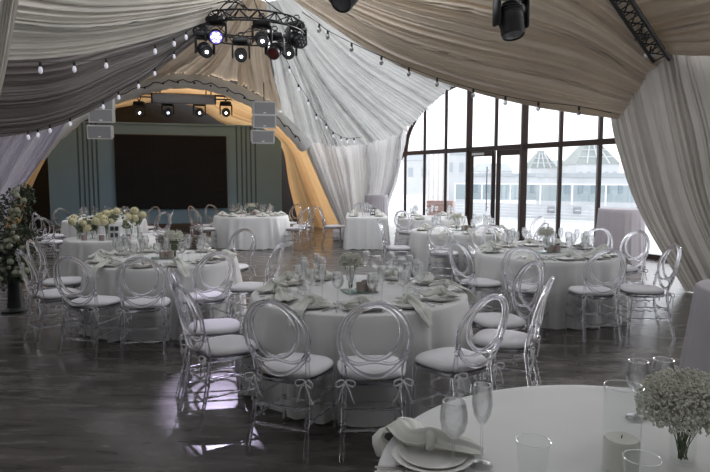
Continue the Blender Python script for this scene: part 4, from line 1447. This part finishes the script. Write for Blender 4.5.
for i, x in enumerate((551, 577)):
    r = thing('wall_box', 'small grey wall box on the white fence, ' + ('nearer the door' if i == 0 else 'farther from the door'), 'box', P(x, 214, (24.5, 23.9)[i]), 0, 'wall boxes outside')
    pf = pa.lerp(pb, (x - 455) / 265.); k_ = (x - 355) / F
    t_ = (k_ * pa.y - pa.x) / ((pb.x - pa.x) - k_ * (pb.y - pa.y)); pp = pa.lerp(pb, t_)
    r.location = (pp.x - .02, pp.y - .085, .40)
    G().box((0, 0, 0), (.28, .10, .26), bev=.01).obj('body', M['acbox'], r); G().box((0, -.055, 0), (.22, .02, .05)).obj('grille', M['board'], r)


def house(label, x0, x1, ybase, ytop, d, roof, mat='stone', wins=3, yroof=None, rmat='roofs'):
    a = P(x0, ybase, d); b = P(x1, ybase, d); zt = P((x0 + x1) / 2, ytop, d).z
    w = b.x - a.x; dp = min(w, 12); r = thing('building', label, 'building', ((a.x + b.x) / 2, d + dp / 2, -8))
    zt += 8
    G().box((0, 0, zt / 2), (w, dp, zt)).obj('wall', M[mat], r, smooth=False)
    if roof == 'pyramid':
        zr = P(x0, yroof, d).z + 8; k = .16
        g = G().add([(-w / 2 * 1.04, -dp / 2 * 1.04, zt), (w / 2 * 1.04, -dp / 2 * 1.04, zt), (w / 2 * 1.04, dp / 2 * 1.04, zt), (-w / 2 * 1.04, dp / 2 * 1.04, zt), (-w * k, -dp * k, zr), (w * k, -dp * k, zr), (w * k, dp * k, zr), (-w * k, dp * k, zr)],
                    [(0, 1, 5, 4), (1, 2, 6, 5), (2, 3, 7, 6), (3, 0, 4, 7), (4, 5, 6, 7)])
        ro = g.obj('roof', M[rmat], r, smooth=False)
        g = G()
        for t in (.25, .5, .75):
            g.beam(V((-w / 2 * 1.04 + w * 1.04 * t, -dp / 2 * 1.04, zt)) + V((0, -.03, .02)), V((-w * k + 2 * w * k * t, -dp * k, zr)) + V((0, -.03, .02)), .12, .12)
        for t in (.33, .66):
            ww = w / 2 * 1.04 + (w * k - w / 2 * 1.04) * t; yy = -(dp / 2 * 1.04 + (dp * k - dp / 2 * 1.04) * t); z_ = zt + (zr - zt) * t
            g.beam(V((-ww, yy - .03, z_)), V((ww, yy - .03, z_)), .12, .12)
        g.obj('ribs', M['stone'], ro, smooth=False)
        G().box((0, 0, zr + .15), (w * k * 1.6, dp * k * 1.6, .3)).obj('lantern', M['roofs'], ro, smooth=False)
    elif roof == 'gable':
        zr = P(x0, yroof, d).z + 8
        G().add([(-w / 2 * 1.05, -dp / 2 * 1.05, zt), (w / 2 * 1.05, -dp / 2 * 1.05, zt), (w / 2 * 1.05, dp / 2 * 1.05, zt), (-w / 2 * 1.05, dp / 2 * 1.05, zt), (-w / 2 * .9, 0, zr), (w / 2 * .9, 0, zr)],
                [(0, 1, 5, 4), (2, 3, 4, 5), (1, 2, 5), (3, 0, 4)]).obj('roof', M[rmat], r, smooth=False)
        G().box((w * .2, 0, zr), (w * .06, w * .05, 1.0)).obj('chimney', M['stone'], r, smooth=False)
    else:
        G().box((0, 0, zt + .1), (w * 1.03, dp * 1.03, .25)).obj('roof', M[rmat], r, smooth=False)
    for k in range(wins):
        G().box((-w / 2 + w * (k + .5) / wins, -dp / 2 - .02, zt - 1.2 * (d / 60.)), (w / wins * .35, .06, .9 * d / 60.)).obj('window', M['winext'], r, smooth=False)
    return r


house('pale building with a ribbed pyramid roof, seen right of the glass door', 530, 556, 200, 168, 62, 'pyramid', yroof=153, rmat='roofglass', wins=4)
house('larger pale building with a pyramid roof near the stone curtain', 575, 618, 200, 164, 58, 'pyramid', yroof=142, rmat='roofglass', wins=5)
house('low pale roofline building between the two pyramid roofs', 554, 580, 200, 169, 70, 'gable', yroof=160, wins=3)
house('long low white building behind the railing', 470, 560, 200, 176, 48, 'flat', wins=8)
house('pale gabled house seen through the glass door', 478, 512, 200, 171, 66, 'gable', yroof=163, wins=4)
house('low flat building at the window\'s right end', 560, 640, 200, 177, 34, 'flat', wins=6)
house('white block outside the left window bays', 445, 466, 210, 155, 40, 'flat', wins=2)
house('hazy pale house beyond the slat screen', 404, 430, 205, 160, 62, 'gable', yroof=152, wins=2)

# ------------------------------------------------------------------ light
w = bpy.data.worlds.new('world'); SC.world = w; w.use_nodes = True
nt = w.node_tree; nt.nodes.clear()
out = nt.nodes.new('ShaderNodeOutputWorld'); bg = nt.nodes.new('ShaderNodeBackground')
tc = nt.nodes.new('ShaderNodeTexCoord'); sx_ = nt.nodes.new('ShaderNodeSeparateXYZ'); cr = nt.nodes.new('ShaderNodeValToRGB')
nt.links.new(tc.outputs['Generated'], sx_.inputs[0]); nt.links.new(sx_.outputs['Z'], cr.inputs[0])
cr.color_ramp.elements[0].position = 0; cr.color_ramp.elements[0].color = (.93, .945, .975, 1)
cr.color_ramp.elements[1].position = .6; cr.color_ramp.elements[1].color = (.90, .935, 1.0, 1)
nt.links.new(cr.outputs[0], bg.inputs[0]); bg.inputs[1].default_value = 1.0
nt.links.new(bg.outputs[0], out.inputs[0])


def light(kind, name, loc, target, power, col, **k):
    ld = bpy.data.lights.new(name, kind); ld.energy = power; ld.color = col
    for a_, b_ in k.items():
        setattr(ld, a_, b_)
    o = bpy.data.objects.new(name, ld); COL.objects.link(o); o.location = loc
    o.rotation_euler = (V(target) - V(loc)).to_track_quat('-Z', 'Y').to_euler()
    return o


sp = P(216, 37, 11.2)
light('SPOT', 'violet_beam', sp + V((0, -.45, -.3)), (-1.02, 4.75, 0), 420, (.80, .70, 1.0), spot_size=radians(9), spot_blend=.35, shadow_soft_size=.05)
sd_ = (WN + V((-.1, -.35, 0))).normalized() * cos(radians(24)) + V((0, 0, -sin(radians(24))))
light('SUN', 'hazy_sun', (20, 30, 20), V((20, 30, 20)) + sd_, 1.6, (1, .985, .97), angle=radians(16))

vs = SC.view_settings
vs.view_transform = 'Standard'; vs.look = 'None'; vs.exposure = 1.3; vs.gamma = 1.0; vs.use_curve_mapping = False
SC.display_settings.display_device = 'sRGB'
cy = SC.cycles
cy.max_bounces = 12; cy.transparent_max_bounces = 40; cy.transmission_bounces = 8; cy.glossy_bounces = 5; cy.diffuse_bounces = 4
cy.caustics_reflective = False; cy.caustics_refractive = False; cy.sample_clamp_indirect = 4
cy.use_denoising = True
